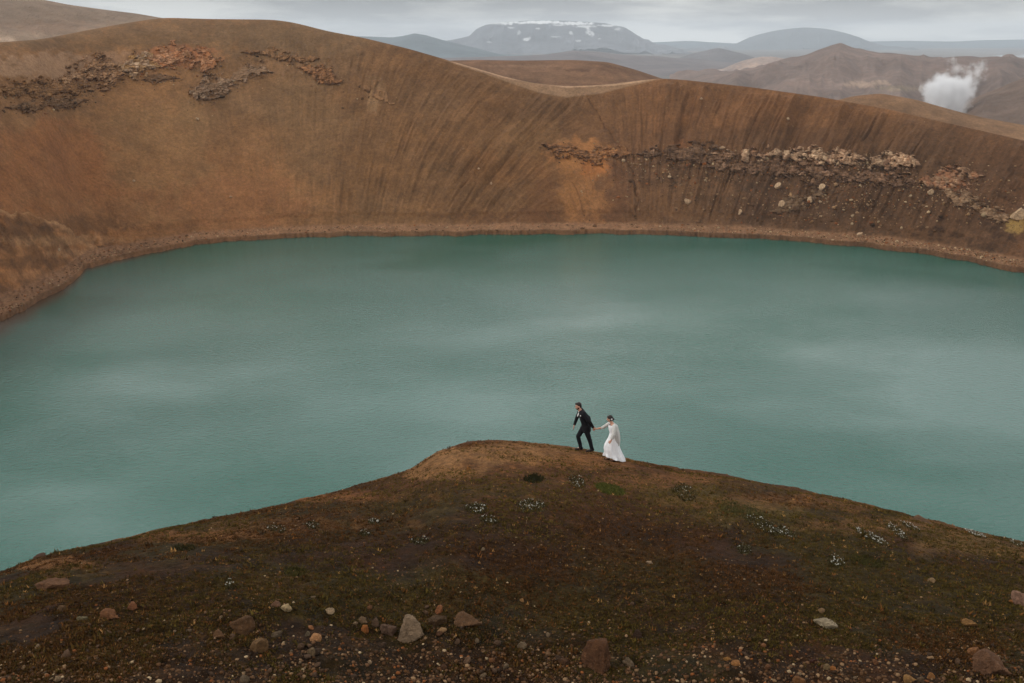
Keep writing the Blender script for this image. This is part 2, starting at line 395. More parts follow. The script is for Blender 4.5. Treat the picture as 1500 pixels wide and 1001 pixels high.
hill('hill', [(-500,-70),(-200,-30),(0,-9),(60,-1),(100,7),(150,14),(200,20),(240,27),(300,36),(400,52),(500,70)], 950, 380, -30, (112,98,84), M_HILL, 14, 120, gully=6, seed=1,
     blobs=[(8,57,15,4,(180,160,140),.7),(60,52,8,3,(150,130,110),.5),(80,40,80,10,(120,98,80),.5)])
hill('hill', [(540,120),(600,96),(655,89),(700,88),(760,89),(840,88),(890,91),(930,102),(965,114),(1010,128),(1060,140)], 590, 110, 26, (104,74,54), M_WALL, .8, 30, seed=2, rows=70, cols=400, rimr=.2,
     blobs=[(790,105,90,10,(112,82,62),.6),(850,103,22,2.5,(76,52,38),.6),(770,97,50,2,(122,92,70),.6),(840,116,110,6,(104,76,56),.5)])
hill('hill', [(1130,176),(1200,154),(1250,141),(1290,137),(1340,146),(1400,163),(1440,173),(1500,184),(1600,205),(1750,240)], 560, 75, 14, (112,82,58), M_WALL, .6, 26, seed=3, rows=60, cols=340, rimr=.18,
     blobs=[(1290,142,30,5,(122,86,60),.6)])
hill('hill', [(980,128),(1030,110),(1080,104),(1115,98),(1150,87),(1180,80),(1205,71),(1220,66),(1232,62.5),(1247,68.5),(1275,77),(1300,80),(1330,81),(1370,86),(1400,84),(1430,86),(1460,83),(1500,88),(1600,90),(1800,110)], 3000, 1150, -98, (96,82,74), M_HILL, 34, 330, gully=55, seed=4, cols=420, rows=90, rough=5, rimr=.07, sm=.0012,
     blobs=[(1260,124,24,5,(150,130,112),.7),(1290,122,14,4,(160,140,120),.6),(1320,130,40,4,(128,116,92),.5),(1390,96,80,8,(92,74,66),.4)])
hill('hill', [(1330,190),(1380,168),(1430,143),(1470,126),(1500,114),(1560,98),(1700,70),(1900,60)], 1350, 420, -60, (88,75,66), M_HILL, 12, 160, gully=14, seed=5, rows=70, rough=2)
hill('hill', [(1008,110),(1030,105),(1062,101),(1072,95),(1084,90),(1110,84),(1130,83),(1150,86),(1175,94),(1210,105)], 4200, 500, -104, (132,118,110), M_HILL, 12, 160, gully=10, seed=6, rough=2,
     blobs=[(1110,98,30,6,(150,128,110),.5)])
hill('hill', [(560,95),(640,86),(760,82),(800,80),(840,74),(870,76),(920,82),(960,84),(1040,93),(1100,100)], 5500, 1500, -100, (84,78,78), M_FAR, 30, 500, seed=7)
hill('hill', [(960,100),(1010,79),(1040,73),(1052,69),(1066,74),(1090,79),(1150,100)], 6500, 450, -100, (84,82,84), M_FAR, 10, 500, seed=17)
mt = [(1040,80),(1070,69),(1085,62),(1105,52),(1140,44),(1180,40),(1215,43),(1245,50),(1265,58),(1285,65),(1320,72),(1360,80)]
hill('mountain', mt, 15500, 1500, -100, (66,74,80), M_FAR, 50, 700, seed=8, gully=55)
mesa = [(480,104),(560,80),(630,64),(665,58),(688,53),(697,43),(710,37),(730,33),(770,30.5),(830,30.5),(885,34),(915,40),(928,48),(940,57),(958,66),(1000,77),(1070,104)]
hill('mountain', mesa, 12000, 1700, -100, (80,84,90), M_FAR, 60, 800, seed=9, cols=500, rows=90, sm=.0015, gully=90, rimr=.06,
     blobs=[(742,34,24,2.6,(250,250,255),.95),(790,33,32,2.2,(250,250,255),1),(842,34.5,30,2.2,(250,250,255),.9),(890,37.5,20,1.6,(240,240,250),.8),(862,45,4,7,(250,250,255),.8),(868,50,3,4,(250,250,255),.6),(856,39,16,1.5,(250,250,255),.8),(771,58,5,2.2,(250,250,255),.7),(775,56,2,2.5,(250,250,255),.5),(837,49,3,3,(250,250,255),.5),(789,42,4,1.5,(250,250,255),.5),(717,62,4,1,(240,240,250),.5),(815,54,8,.8,(250,250,255),.4),(748,41,6,1.5,(250,250,255),.6),(820,37,14,1.2,(250,250,255),.6),(905,43,5,2,(250,250,255),.5),(760,48,3,3,(250,250,255),.45),(848,60,5,1.5,(250,250,255),.5),(878,57,3,1.2,(240,240,250),.4)])
hill('hill', [(400,80),(440,60),(510,53),(545,54),(575,55),(590,53),(607,49),(625,52),(645,58),(670,64),(700,71),(780,96)], 8000, 1100, -100, (70,82,88), M_FAR, 30, 500, seed=10, sm=.0015)
hill('mountain', [(840,90),(900,70),(940,63),(985,61),(1010,60),(1040,62),(1080,64),(1150,68),(1220,90)], 17000, 1500, -100, (60,76,84), M_FAR, 30, 1500, seed=11)
hill('mountain', [(1200,66),(1270,61),(1330,60),(1400,61),(1440,59),(1500,58),(1600,57),(1800,60)], 18500, 1500, -100, (60,76,84), M_FAR, 30, 1500, seed=12)
hill('hill', [(1370,87),(1385,84),(1400,83),(1425,82),(1440,85),(1460,89)], 3200, 300, -104, (84,72,68), M_HILL, 8, 100, seed=14)
hill('hill', [(1265,84),(1280,78),(1300,77),(1318,79),(1340,84)], 3100, 300, -104, (84,74,70), M_HILL, 8, 100, seed=15)

def flatpatch(name, pts, z, mat):
    V = []
    for p in pts:
        dx, dy, dz = ray(*p); t = (z - CAMZ) / dz; V.append((dx * t, dy * t, z))
    me = bpy.data.meshes.new(name); me.from_pydata(V, [], [tuple(range(len(V)))]); me.materials.append(mat)
    o = bpy.data.objects.new(name, me); COL.objects.link(o); o['kind'] = 'structure'; return o
wm, nt, b = newmat('pale_lake'); b.inputs['Base Color'].default_value = (.55, .62, .66, 1); b.inputs['Roughness'].default_value = .25
flatpatch('lake', [(1440,84.5),(1500,85),(1640,85),(1640,80),(1500,80),(1462,81.5)], -99, wm)

# ------------------------------------------------------------------ crater lake
WA = np.linspace(-R(57), R(57), 500); WR = np.linspace(0, 1, 140) ** .8
d1 = shoreD(WA) + 3.0; d0 = np.full_like(d1, 70.)
WD = d0[None] * (1 - WR[:, None]) + d1[None] * WR[:, None]; WAA = WA[None] + 0 * WD
wx, wy = WD * np.sin(WAA), WD * np.cos(WAA)
edge = (d1[None] - 3 - WD)
wpx, wpy = project(wx, wy, wx * 0)
# suspended sediment: brown where the water is shallow, milky teal over depth
wid = np.interp(wpx, [-300, 0, 60, 130, 300, 600, 1500, 1800], [26, 26, 18, 9, 4, 2.0, 2.0, 5])
sh = ss(1, 0, np.clip(edge / (wid * (1 + .5 * fbm(wx / 12, wy / 12, 3, 401))), 0, 1)) ** 1.3
deep = np.array([.004, .086, .060]); deep2 = np.array([.024, .102, .080])
mixd = ss(-.3, .4, fbm(wx / 60, wy / 60, 3, 403))[..., None]
wc = (deep * (1 - mixd) + deep2 * mixd) * 1.0
wc = wc * (1 - sh[..., None]) + lin((84, 62, 44)) * .8 * sh[..., None]
m, nt, b = newmat('lake_water'); L = nt.links
at = nd(nt, 'ShaderNodeAttribute', attribute_name='Col'); L.new(at.outputs['Color'], b.inputs['Base Color'])
b.inputs['Roughness'].default_value = .13; b.inputs['IOR'].default_value = 1.333; b.inputs['Specular IOR Level'].default_value = .5
tc = nd(nt, 'ShaderNodeTexCoord')
mp = nd(nt, 'ShaderNodeMapping'); mp.inputs['Scale'].default_value = (.7, 1.0, 1); mp.inputs['Rotation'].default_value = (0, 0, R(-14)); L.new(tc.outputs['Object'], mp.inputs[0])
n1 = nd(nt, 'ShaderNodeTexNoise', Scale=1.3, Detail=5.0, Roughness=.65); L.new(mp.outputs[0], n1.inputs['Vector'])
n2 = nd(nt, 'ShaderNodeTexNoise', Scale=.022, Detail=3.0, Roughness=.5); L.new(mp.outputs[0], n2.inputs['Vector'])
r2 = nd(nt, 'ShaderNodeMapRange'); r2.inputs[1].default_value = .38; r2.inputs[2].default_value = .62; r2.inputs[3].default_value = .26; r2.inputs[4].default_value = .62; L.new(n2.outputs['Fac'], r2.inputs[0])
bp = nd(nt, 'ShaderNodeBump', Distance=.38); L.new(n1.outputs['Fac'], bp.inputs['Height']); L.new(r2.outputs[0], bp.inputs['Strength']); L.new(bp.outputs[0], b.inputs['Normal'])
M_WATER = m
mk('water', np.stack([wx, wy, wx * 0], -1), gridfaces(140, 500)[:, ::-1], M_WATER, wc, kind='structure')

# ------------------------------------------------------------------ near hillside
sil = [(-420,960),(-200,892),(0,837),(40,822),(85,809),(150,796),(250,773),(350,753),(430,736),(500,719),(560,702),(600,688),(640,663),(675,652),(700,648.5),(740,647),(800,651),(850,658),(900,670),(950,680),(1000,689),(1050,695),(1100,704),(1150,714),(1230,731),(1300,748),(1360,763),(1400,773),(1440,783),(1500,795),(1700,850),(1920,915)]
a, e = azel([p[0] for p in sil], [p[1] for p in sil])
silE = curve(np.concatenate([[-R(70)], a, [R(70)]]), np.concatenate([[e[0] - .1], e, [e[-1] - .1]]), .0025)
crestD = curve([-R(70), -R(30), -R(12), -R(3), R(3), R(15), R(30), R(70)], [22, 24.5, 27.5, 31.5, 31.5, 30, 29, 26], .07)

def near(az, d, detail=True):
    mc = silE(az); dc = crestD(az); c = .0125
    q = d - dc
    lim = np.maximum(0, (-.85 - mc) / (-2 * c))
    qq = np.minimum(q, lim)
    z = CAMZ + mc * dc + mc * qq - c * qq * qq + (q - qq) * -.85
    if detail:
        x, y = d * np.sin(az), d * np.cos(az)
        nearc = .35 + .65 * ss(1.5, 7, np.abs(q))
        z = z + nearc * (fbm(x / 4, y / 4, 4, 501) * .14) + fbm(x / 1.1, y / 1.1, 4, 503) * .08 + fbm(x / .28, y / .28, 3, 505) * .045
        z = z + ss(22, 14, d) * (ss(.55, .75, vn(x / .5, y / .5, 507)) * .05)
        z = z + ss(dc + 1, dc + 14, d) * fbm(x / 6, y / 6, 4, 509) * .8
    return z

NA = np.concatenate([np.linspace(-R(65), -R(33), 90)[:-1], np.linspace(-R(33), R(33), 1250), np.linspace(R(33), R(65), 90)[1:]])
dcr = crestD(NA)
rows = []
for a0, a1, n in ((dcr * 0 + 4, dcr * 0 + 12, 40), (dcr * 0 + 12, dcr + 2, 460), (dcr + 2, dcr * 0 + 60, 50), (dcr * 0 + 60, dcr * 0 + 135, 40)):
    t = np.arange(n)[:, None] / n; rows.append(a0[None] * (1 - t) + a1[None] * t)
ND = np.concatenate(rows, 0); NAA = NA[None] + 0 * ND
NZ = near(NAA, ND); nx, ny = ND * np.sin(NAA), ND * np.cos(NAA)
npx, npy = project(nx, ny, NZ)
NG = np.array([.93, .80, .54])
def near_colour(px, py, x, y):
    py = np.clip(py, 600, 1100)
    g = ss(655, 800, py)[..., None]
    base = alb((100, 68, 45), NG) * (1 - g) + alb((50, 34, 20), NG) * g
    mos = ss(-.15, .25, fbm(x / 2.2, y / 2.2, 5, 601) + ss(600, 1300, px) * .18)[..., None] * ss(680, 740, py)[..., None]
    base = base * (1 - mos * .75) + alb((60, 53, 26), NG) * mos * .75
    rd = ss(.05, .45, fbm(x / 1.3 + 40, y / 1.3, 4, 603))[..., None]
    base = base * (1 - rd * .3) + alb((84, 52, 32), NG) * rd * .3
    dk = ss(.1, .4, fbm(x / .6 + 9, y / .6, 4, 605))[..., None]
    base = base * (1 - dk * .28)
    sp_ = ss(.35, .55, fbm(x / .22, y / .22, 3, 607))[..., None]
    base = base * (1 + sp_ * .7)
    return base
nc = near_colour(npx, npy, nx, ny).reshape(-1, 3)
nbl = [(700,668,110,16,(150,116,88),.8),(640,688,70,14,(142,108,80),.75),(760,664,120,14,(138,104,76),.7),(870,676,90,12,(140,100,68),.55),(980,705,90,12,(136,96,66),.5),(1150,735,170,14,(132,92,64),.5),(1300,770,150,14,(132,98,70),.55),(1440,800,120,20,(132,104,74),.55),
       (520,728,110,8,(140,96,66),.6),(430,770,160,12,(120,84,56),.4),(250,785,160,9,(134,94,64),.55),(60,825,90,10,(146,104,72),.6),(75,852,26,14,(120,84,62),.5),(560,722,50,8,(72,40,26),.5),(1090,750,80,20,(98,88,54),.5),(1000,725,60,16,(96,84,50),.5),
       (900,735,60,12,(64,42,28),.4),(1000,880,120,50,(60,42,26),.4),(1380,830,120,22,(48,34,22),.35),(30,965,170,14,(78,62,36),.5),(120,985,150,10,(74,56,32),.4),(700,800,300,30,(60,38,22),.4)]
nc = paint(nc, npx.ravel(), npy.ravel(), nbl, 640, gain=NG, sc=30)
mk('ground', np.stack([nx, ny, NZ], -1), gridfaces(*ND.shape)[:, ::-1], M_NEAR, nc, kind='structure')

# ------------------------------------------------------------------ where a line of sight meets the ground
MISS = {}
GRIDS = {'far': (AZ, DD, ZZ, (ZZ - CAMZ) / DD), 'near': (NA, ND, NZ, (NZ - CAMZ) / ND)}
def hit(px, py, which='far'):
    px = np.atleast_1d(np.asarray(px, float)); py = np.atleast_1d(np.asarray(py, float))
    A, Dg, Zg, TE = GRIDS[which]
    az, te = azel(px, py)
    fj = np.interp(az, A, np.arange(len(A))); j0 = np.clip(np.floor(fj).astype(int), 0, len(A) - 2); f = fj - j0
    MISS.clear(); out = np.empty((len(px), 3)); r0 = 12 if which == 'far' else 20; r1 = 440 if which == 'far' else 560
    for s0 in range(0, len(px), 3000):
        sl_ = slice(s0, s0 + 3000); j = j0[sl_]; ff = f[sl_][None]
        T = TE[r0:r1, j] * (1 - ff) + TE[r0:r1, j + 1] * ff
        ab = T > te[sl_][None]
        i = np.where(ab.any(0), ab.argmax(0), T.argmax(0)); k = np.arange(len(j))
        ip = np.maximum(i - 1, 0); t1 = T[i, k]; t0 = T[ip, k]
        g = np.where((i > 0) & ab.any(0), (te[sl_] - t0) / np.where(np.abs(t1 - t0) < 1e-9, 1e-9, t1 - t0), 1.0); g = np.clip(g, 0, 1)
        def val(G):
            a = G[r0 + i, j] * (1 - f[sl_]) + G[r0 + i, j + 1] * f[sl_]; b = G[r0 + ip, j] * (1 - f[sl_]) + G[r0 + ip, j + 1] * f[sl_]
            return b * (1 - g) + a * g
        d = val(Dg); z = val(Zg)
        MISS[sl_.start] = ~ab.any(0)
        out[sl_] = np.stack([d * np.sin(az[sl_]), d * np.cos(az[sl_]), z], -1)
    return out

# ------------------------------------------------------------------ rock shapes
ROCKS = []
def rockmesh(i, sub=3, ang=1.0):
    bm = bmesh.new(); bmesh.ops.create_icosphere(bm, subdivisions=sub, radius=1)
    rs = random.Random(900 + i)
    planes = []
    for k in range(rs.randint(7, 11)):
        v = Vector((rs.gauss(0, 1), rs.gauss(0, 1), rs.gauss(0, 1))).normalized(); planes.append((v, rs.uniform(.40, .88)))
    from mathutils import noise
    off = Vector((rs.uniform(0, 50), rs.uniform(0, 50), 0))
    for v in bm.verts:
        p = v.co.normalized(); r = 1.08
        for q, h in planes:
            c = p.dot(q)
            if c > .05: r = min(r, h / c)
        r = r * ang + (1 - ang)
        r += noise.fractal(p * 1.7 + off, .9, 2.2, 4) * .13 + abs(noise.noise(p * 4 + off)) * .10 - .04
        v.co = p * r
    me = bpy.data.meshes.new('rock'); bm.to_mesh(me); bm.free()
    for p in me.polygons: p.use_smooth = (sub < 3)
    me.materials.append(M_ROCK)
    return me
SMALL = [rockmesh(i, 2) for i in range(10)]
BIG = [rockmesh(50 + i, 4) for i in range(12)]
for me in BIG:
    for p in me.polygons: p.use_smooth = False

def rock(pos, w, h, dep, color, label, name='rock', cat='rock', group=None, big=True, sink=.25, k=None, g=1.0, rz=None, tilt=.15):
    k = random.randrange(100) if k is None else k
    me = (BIG if big else SMALL)[k % (12 if big else 10)]
    o = bpy.data.objects.new(name, me); COL.objects.link(o)
    o.scale = (w / 2, dep / 2, h / 2); o.rotation_euler = (random.uniform(-tilt, tilt), random.uniform(-tilt, tilt), random.uniform(-.4, .4) if rz is None else rz)
    o.location = (pos[0], pos[1], pos[2] + h * (.5 - sink))
    c = alb(color, 1.0) * g * (1.0 if cat == 'boulder' else RG * 1.25); o.color = (c[0], c[1], c[2], 1)
    return tag(o, label, cat, group)

# named foreground rocks: centre px, width px, height px, colour, label
NR = [
 (600,918,44,40,(140,120,106),'angular pinkish grey boulder with white crust on its top, largest rock left of centre',1),
 (880,958,50,52,(96,66,48),'dark brown boulder with a pointed tan shoulder near the bottom centre',2),
 (1455,970,46,44,(112,82,66),'big rounded reddish brown boulder in the bottom right corner',0),
 (1496,874,26,30,(150,118,108),'pale pinkish boulder cut by the right edge of the picture',3),
 (1208,909,30,17,(170,156,142),'flat pale grey rock with a dark hollow on the mossy right slope',4),
 (1203,893,9,8,(150,122,96),'small tan stone just above the flat pale grey hollow rock',5),
 (421,889,15,17,(200,176,148),'upright cream stone, brightest on the left part of the slope',6),
 (403,884,14,11,(140,106,92),'dull pink stone immediately left of the upright cream stone',7),
 (482,893,15,10,(196,170,148),'flat whitish stone lying between the cream stone and the rock cluster',8),
 (685,907,42,22,(108,80,60),'low rust brown rock with a grassy top, right of the pinkish grey boulder',9),
 (638,908,28,18,(88,66,46),'low dark mossy rock under a small orange stone',10),
 (645,892,13,13,(160,104,72),'small orange stone perched above the low dark mossy rock',11),
 (533,908,15,13,(128,104,84),'rounded grey brown stone at the left end of the rock cluster',0),
 (550,911,16,13,(106,84,72),'brown grey stone in the middle of the rock cluster',1),
 (536,921,13,14,(176,112,64),'bright orange stone below the rounded grey brown stone',2),
 (568,918,22,22,(112,88,78),'grey mauve stone touching the left side of the angular boulder',3),
 (647,921,13,11,(196,158,126),'cream stone under the low dark mossy rock',4),
 (464,932,17,16,(196,146,110),'cream and orange block left of the rock cluster',5),
 (456,919,10,8,(184,126,90),'small peach stone on top of the cream and orange block',6),
 (450,928,7,11,(150,136,120),'thin grey stone beside the cream and orange block',7),
 (352,912,40,32,(104,76,54),'broad dark rock with a rusty crest on the left slope',8),
 (322,929,20,15,(116,84,60),'round brown stone at the left foot of the rusty crested rock',9),
 (377,942,26,34,(132,102,74),'crumbling crusted rock heap right of the rusty crested rock',10),
 (458,954,14,12,(124,104,84),'grey brown stone below the cream and orange block',11),
 (163,899,26,18,(134,92,66),'tan slab with a dark underside on the left slope',0),
 (194,887,18,11,(138,92,66),'rust flecked stone just right of the tan slab',1),
 (92,892,16,9,(112,86,64),'flat brown stone left of the tan slab',2),
 (120,905,13,9,(126,116,94),'greenish grey stone under the tan slab',3),
 (75,852,44,20,(112,80,60),'long weathered brown rock beside the left edge of the hill crest',4),
 (60,814,18,6,(84,60,46),'dark rock sitting on the crest at the far left',5),
 (952,824,10,8,(176,154,136),'lone pale stone in the middle of the bare dark slope',6),
 (707,804,6,6,(170,150,130),'tiny pale stone left of centre on the bare slope',7),
 (764,878,8,7,(190,146,104),'small apricot stone alone on the slope above the bottom rocks',8),
 (1419,912,20,11,(150,112,72),'bent ochre stone on the grassy right slope',9),
 (1425,953,15,15,(160,112,78),'orange tan stone beside the big reddish boulder',10),
 (1365,850,11,6,(156,130,104),'flat cream stone high on the right slope',11),
 (1333,993,17,14,(172,132,90),'sandy yellow stone in the bottom row at the right',0),
 (1363,990,10,10,(172,122,80),'small orange stone next to the sandy yellow stone',1),
 (1350,996,13,9,(112,92,76),'grey brown stone between the sandy yellow and orange stones',2),
 (1169,994,17,16,(142,100,68),'squarish tan stone on the bottom edge right of centre',3),
 (1065,964,11,8,(176,128,76),'ochre stone left of the long tan sliver near the bottom',4),
 (1079,970,14,6,(168,118,74),'long tan sliver lying near the bottom',5),
 (1484,881,9,7,(176,118,72),'small orange stone beside the pale boulder at the right edge',6),
 (763,944,15,10,(132,114,98),'grey slab left of the dark pointed boulder',7),
 (801,956,11,5,(150,118,94),'thin tan slab close to the dark pointed boulder',8),
 (1352,763,30,6,(104,80,64),'low flat rock breaking the crest on the right',9),
 (1190,968,10,8,(84,48,38),'dark red stone above the bottom row at the right',10),
 (1211,976,10,7,(140,118,92),'grey tan stone in a pair near the bottom right',11),
 (1222,979,10,7,(176,116,66),'orange stone in a pair near the bottom right',0),
 (933,928,17,12,(66,46,36),'dark brown stone above the dark pointed boulder to its right',1),
 (828,970,20,9,(92,64,46),'low brown rock near the bottom left of the dark boulder',2),
 (188,1990,1,1,(0,0,0),'',0),
]
for (px, py, w, h, c, lab, k) in NR:
    if not lab: continue
    p = hit(px, py + h * .35, 'near')[0]
    dist = math.sqrt(p[0] ** 2 + p[1] ** 2 + (p[2] - CAMZ) ** 2); s = dist / F
    r = rock(p, w * s * 1.05, h * s * 1.12, w * s * .95, c, lab, k=k, sink=.34, g=1.0, group='large stones on the near hillside')

# small loose stones: individuals, three looks that nothing tells apart
cols = [((176,150,128), 'small cream stone scattered in the dark gravel low on the near hill', 'small cream stones in the near gravel'),
        ((128,100,84), 'small greyish brown stone scattered in the dark gravel low on the near hill', 'small brown stones in the near gravel'),
        ((144,98,68), 'small rusty orange stone scattered in the dark gravel low on the near hill', 'small orange stones in the near gravel')]
rs = random.Random(5); cnt = 0
P = []
while len(P) < 225:
    px = rs.uniform(0, 1500); py = rs.uniform(870, 1000)
    dens = np.interp(py, [870, 905, 945, 1000], [.06, .3, .75, 1.0]) * np.interp(px, [0, 100, 300, 560, 760, 900, 1100, 1260, 1400, 1500], [.4, .7, 1, 1, .7, .35, .35, .35, .4, .3])
    if py < 930 and px > 760: dens *= .15
    if rs.random() < dens: P.append((px, py))
H = hit([p[0] for p in P], [p[1] for p in P], 'near')
for i, p in enumerate(H):
    w = min(.17, .045 * math.exp(rs.gauss(.2, .55))); ci = rs.choices([0, 1, 2], [.4, .4, .25])[0]
    c, lab, grp = cols[ci]
    q = rs.uniform(.62, 1.0); j = [v * q for v in c]
    rock(p, w * 1.2, w * rs.uniform(.6, 1), w, j, lab, name='stone', cat='stone', group=grp, big=False, k=rs.randrange(10), rz=rs.uniform(0, 6), tilt=.6, sink=.25, g=1.0)

# stones strewn on the crater wall
WR_ = [(1007,299,9,'pale round boulder on the bare slope at the centre right of the crater wall'),(1084,314,7,'pale boulder low on the crater wall right of the round one'),(1140,277,9,'squarish pale boulder just under the long ledge'),(1204,279,9,'pale upright boulder right of the squarish one under the ledge'),(1145,303,9,'pale boulder above a dark scree tongue on the crater wall'),(1187,297,8,'tan boulder topping the scree tongue on the crater wall'),(1201,298,5,'small pale boulder right of the scree tongue'),(1362,285,8,'pale boulder at the left of the right hand scree'),(1259,348,8,'pale stone on the far beach at the right'),(289,177,6,'single pale stone on the smooth left crater wall'),(196,267,4,'tiny white stone low on the smooth left crater wall'),(701,249,4,'small pale stone on the streaked middle of the crater wall'),(720,271,4,'lower small pale stone on the streaked middle of the crater wall'),(1154,177,5,'pale stone high on the fluted right wall'),(1027,147,4,'pale stone near the rim of the fluted right wall'),(914,238,6,'pale stone beside the dark gully'),(980,262,6,'pale stone just right of the dark gully'),(338,290,4,'tiny pale stone at the foot of the left crater wall'),(1490,322,16,'yellowish boulder at the right edge of the crater wall'),(86,369,5,'small yellowish stone on the mud fan at the left shore')]
H = hit([w[0] for w in WR_], [w[1] for w in WR_], 'far')
for (px, py, w, lab), p in zip(WR_, H):
    s = np.linalg.norm(p - [0, 0, CAMZ]) / F
    rock(p, w * s * 1.1, w * s * 1.1, w * s, (176, 146, 114), lab, cat='boulder', name='boulder', big=w > 6, sink=.1, group='pale boulders on the crater wall', tilt=.5)
P = []
rs = random.Random(8)
def scat(n, x0, y0, x1, y1, jx, jy):
    for _ in range(n):
        t = rs.random(); P.append((x0 + (x1 - x0) * t + rs.gauss(0, jx), y0 + (y1 - y0) * t + rs.gauss(0, jy)))
scat(26, 905, 225, 985, 262, 16, 10); scat(40, 1150, 300, 1340, 320, 60, 16); scat(26, 1350, 270, 1500, 320, 20, 10); scat(18, 1180, 250, 1440, 275, 30, 8); scat(10, 150, 100, 450, 150, 40, 30); scat(12, 520, 200, 900, 300, 60, 40); scat(10, 950, 160, 1400, 200, 60, 20)
P = [p for p in P if p[1] < 335]
H = hit([p[0] for p in P], [p[1] for p in P], 'far')
for p in H:
    w = .5 * math.exp(rs.gauss(.1, .45))
    q = rs.uniform(.75, 1.05)
    rock(p, w * 1.1, w, w, [v * q for v in (168, 134, 104)], 'loose tan stone among many on the scree of the right crater wall' if p[0] > 0 else 'loose tan stone on the smooth left crater wall', cat='stone', name='stone', big=False, k=rs.randrange(10), sink=.1, tilt=.8, rz=rs.uniform(0, 6), group='loose stones on the right crater wall' if p[0] > 0 else 'loose stones on the left crater wall')

# ------------------------------------------------------------------ outcrops on the crater wall
DEB = []
def outcrop(label, poly, color, color2, cell=(7, 5), amp=2.2, seed=0, dark=(58,42,32), name='rock_outcrop', edge=.35, w=None, bands=0, soil=None):
    """poly: centre line px points with half-heights; builds a blocky sheet that bulges out of the wall and dives under it at its edges"""
    soil = soil or ((118, 82, 52) if poly[0][0] < 600 else (96, 67, 45)); amp = amp * .62
    xs = np.array([p[0] for p in poly], float); yc = np.array([p[1] for p in poly], float); hh = np.array([p[2] for p in poly], float)
    nx_ = int((xs[-1] - xs[0] + 16) * 1.7); ny_ = int((2 * hh.max() + 14 + np.ptp(yc)) * 2.2)
    gx = np.linspace(xs[0] - 8, xs[-1] + 8, nx_); ylo, yhi = (yc - hh).min() - 6, (yc + hh).max() + 6
    gy = np.linspace(yhi, ylo, ny_)
    GX, GY = np.meshgrid(gx, gy)
    c = np.interp(GX, xs, yc); h = np.interp(GX, xs, hh)
    endf = ss(xs[0] - 6, xs[0] + 10, GX) * ss(xs[-1] + 6, xs[-1] - 10, GX)
    q = np.abs(GY - c) / ((1.05 if xs[0] < 600 else 1.2) * h * (.15 + .85 * endf) + .01) + fbm(GX / 12, GY / 8, 5, seed, .7) * 2.3
    mask = ss(1.15, .55, q)
    pts = hit(GX.ravel(), GY.ravel(), 'far').reshape(GX.shape + (3,))
    f1, f2, cid = worley(GX / cell[0] + fbm(GX / 8, GY / 8, 2, seed + 3) * .5, GY / cell[1] + fbm(GX / 8, GY / 8, 2, seed + 4) * .5, seed)
    g1, g2, gid = worley(GX / (cell[0] * .38), GY / (cell[1] * .38), seed + 20)
    tx = np.sin(cid * 91.7) * 1.2; ty = np.cos(cid * 57.3) * 1.2
    gyw = GY + fbm(GX / 30, GY / 14, 3, seed + 40) * 9 + (GX - xs[0]) * 0
    li = np.floor(gyw / 3.4); lf = gyw / 3.4 - li                      # beds of rock, each set back or standing proud, broken along its length
    brkx = np.floor(GX / 9 + h2(li.astype(int), li.astype(int) * 0, seed) * 7 + fbm(GX / 6, GY / 3, 2, seed + 41) * .6)
    bed = h2(brkx.astype(int), li.astype(int), seed + 42)
    blk = (.55 + .45 * ss(0, .12, f2 - f1)) * (.2 + .45 * cid + .75 * bed) * (.45 + .55 * ss(1.0, .75, lf)) + fbm(GX / 4, GY / 3, 4, seed + 30, .6) * .38 + fbm(GX / 14, GY / 9, 2, seed + 31) * .4
    if bands: blk = blk * (.35 + .65 * (np.abs(np.sin((GY - c) / h * bands)) ** .6))
    disp = mask * (.25 + blk * amp) - (1 - mask) * .9
    # out of the wall: up and back towards the lake's centre
    cdir = np.stack([-pts[..., 0], 225 - pts[..., 1], 0 * pts[..., 0]], -1); cdir /= np.linalg.norm(cdir, axis=-1, keepdims=True)
    nrm = cdir * .95; nrm[..., 2] += .30
    V = pts + nrm * disp[..., None]
    colr = alb(color)[None, None] * (1 - cid[..., None]) + alb(color2)[None, None] * cid[..., None]
    colr = colr * (.68 + .55 * bed[..., None]) * (1 + .5 * fbm(GX / 14, GY / 6, 4, seed + 8)[..., None])
    crack = (1 - ss(0, .16, f2 - f1))[..., None] * .28
    colr = colr * (1 - crack) + alb(dark) * crack
    dkz = ss(.2, .6, fbm(GX / 7 + 7, GY / 4, 4, seed + 12))[..., None] * .45
    colr = colr * (1 - dkz) + alb(dark) * dkz
    km = .50 if xs[0] < 600 else .34; colr = colr * 1.28 * (1 - km) + alb(soil) * km
    kk = max(30, int((xs[-1] - xs[0]) * 1.1)); qx = RNG.uniform(xs[0] - 12, xs[-1] + 12, kk); DEB.append(np.stack([qx, np.interp(qx, xs, yc) + np.interp(qx, xs, hh) * RNG.normal(.5, 1.0, kk) + 2], -1))
    fade = ss(.25, .95, mask)[..., None] * (.75 + .25 * ss(-.3, .3, fbm(GX / 7, GY / 5, 3, seed + 14)))[..., None]
    colr = colr * fade + alb(soil) * (1 - fade)
    Fc = gridfaces(ny_, nx_)
    keep = (mask.ravel()[Fc].max(1) > .02)
    Fc = Fc[keep]; used = np.unique(Fc); rm = np.zeros(GX.size, int); rm[used] = np.arange(len(used)); 
    if w is None: w = 1
    o = mk(name, V.reshape(-1, 3)[used], rm[Fc], M_CRAG, colr.reshape(-1, 3)[used], smooth=False)
    return tag(o, label, 'rock outcrop', 'rock outcrops on the crater wall')

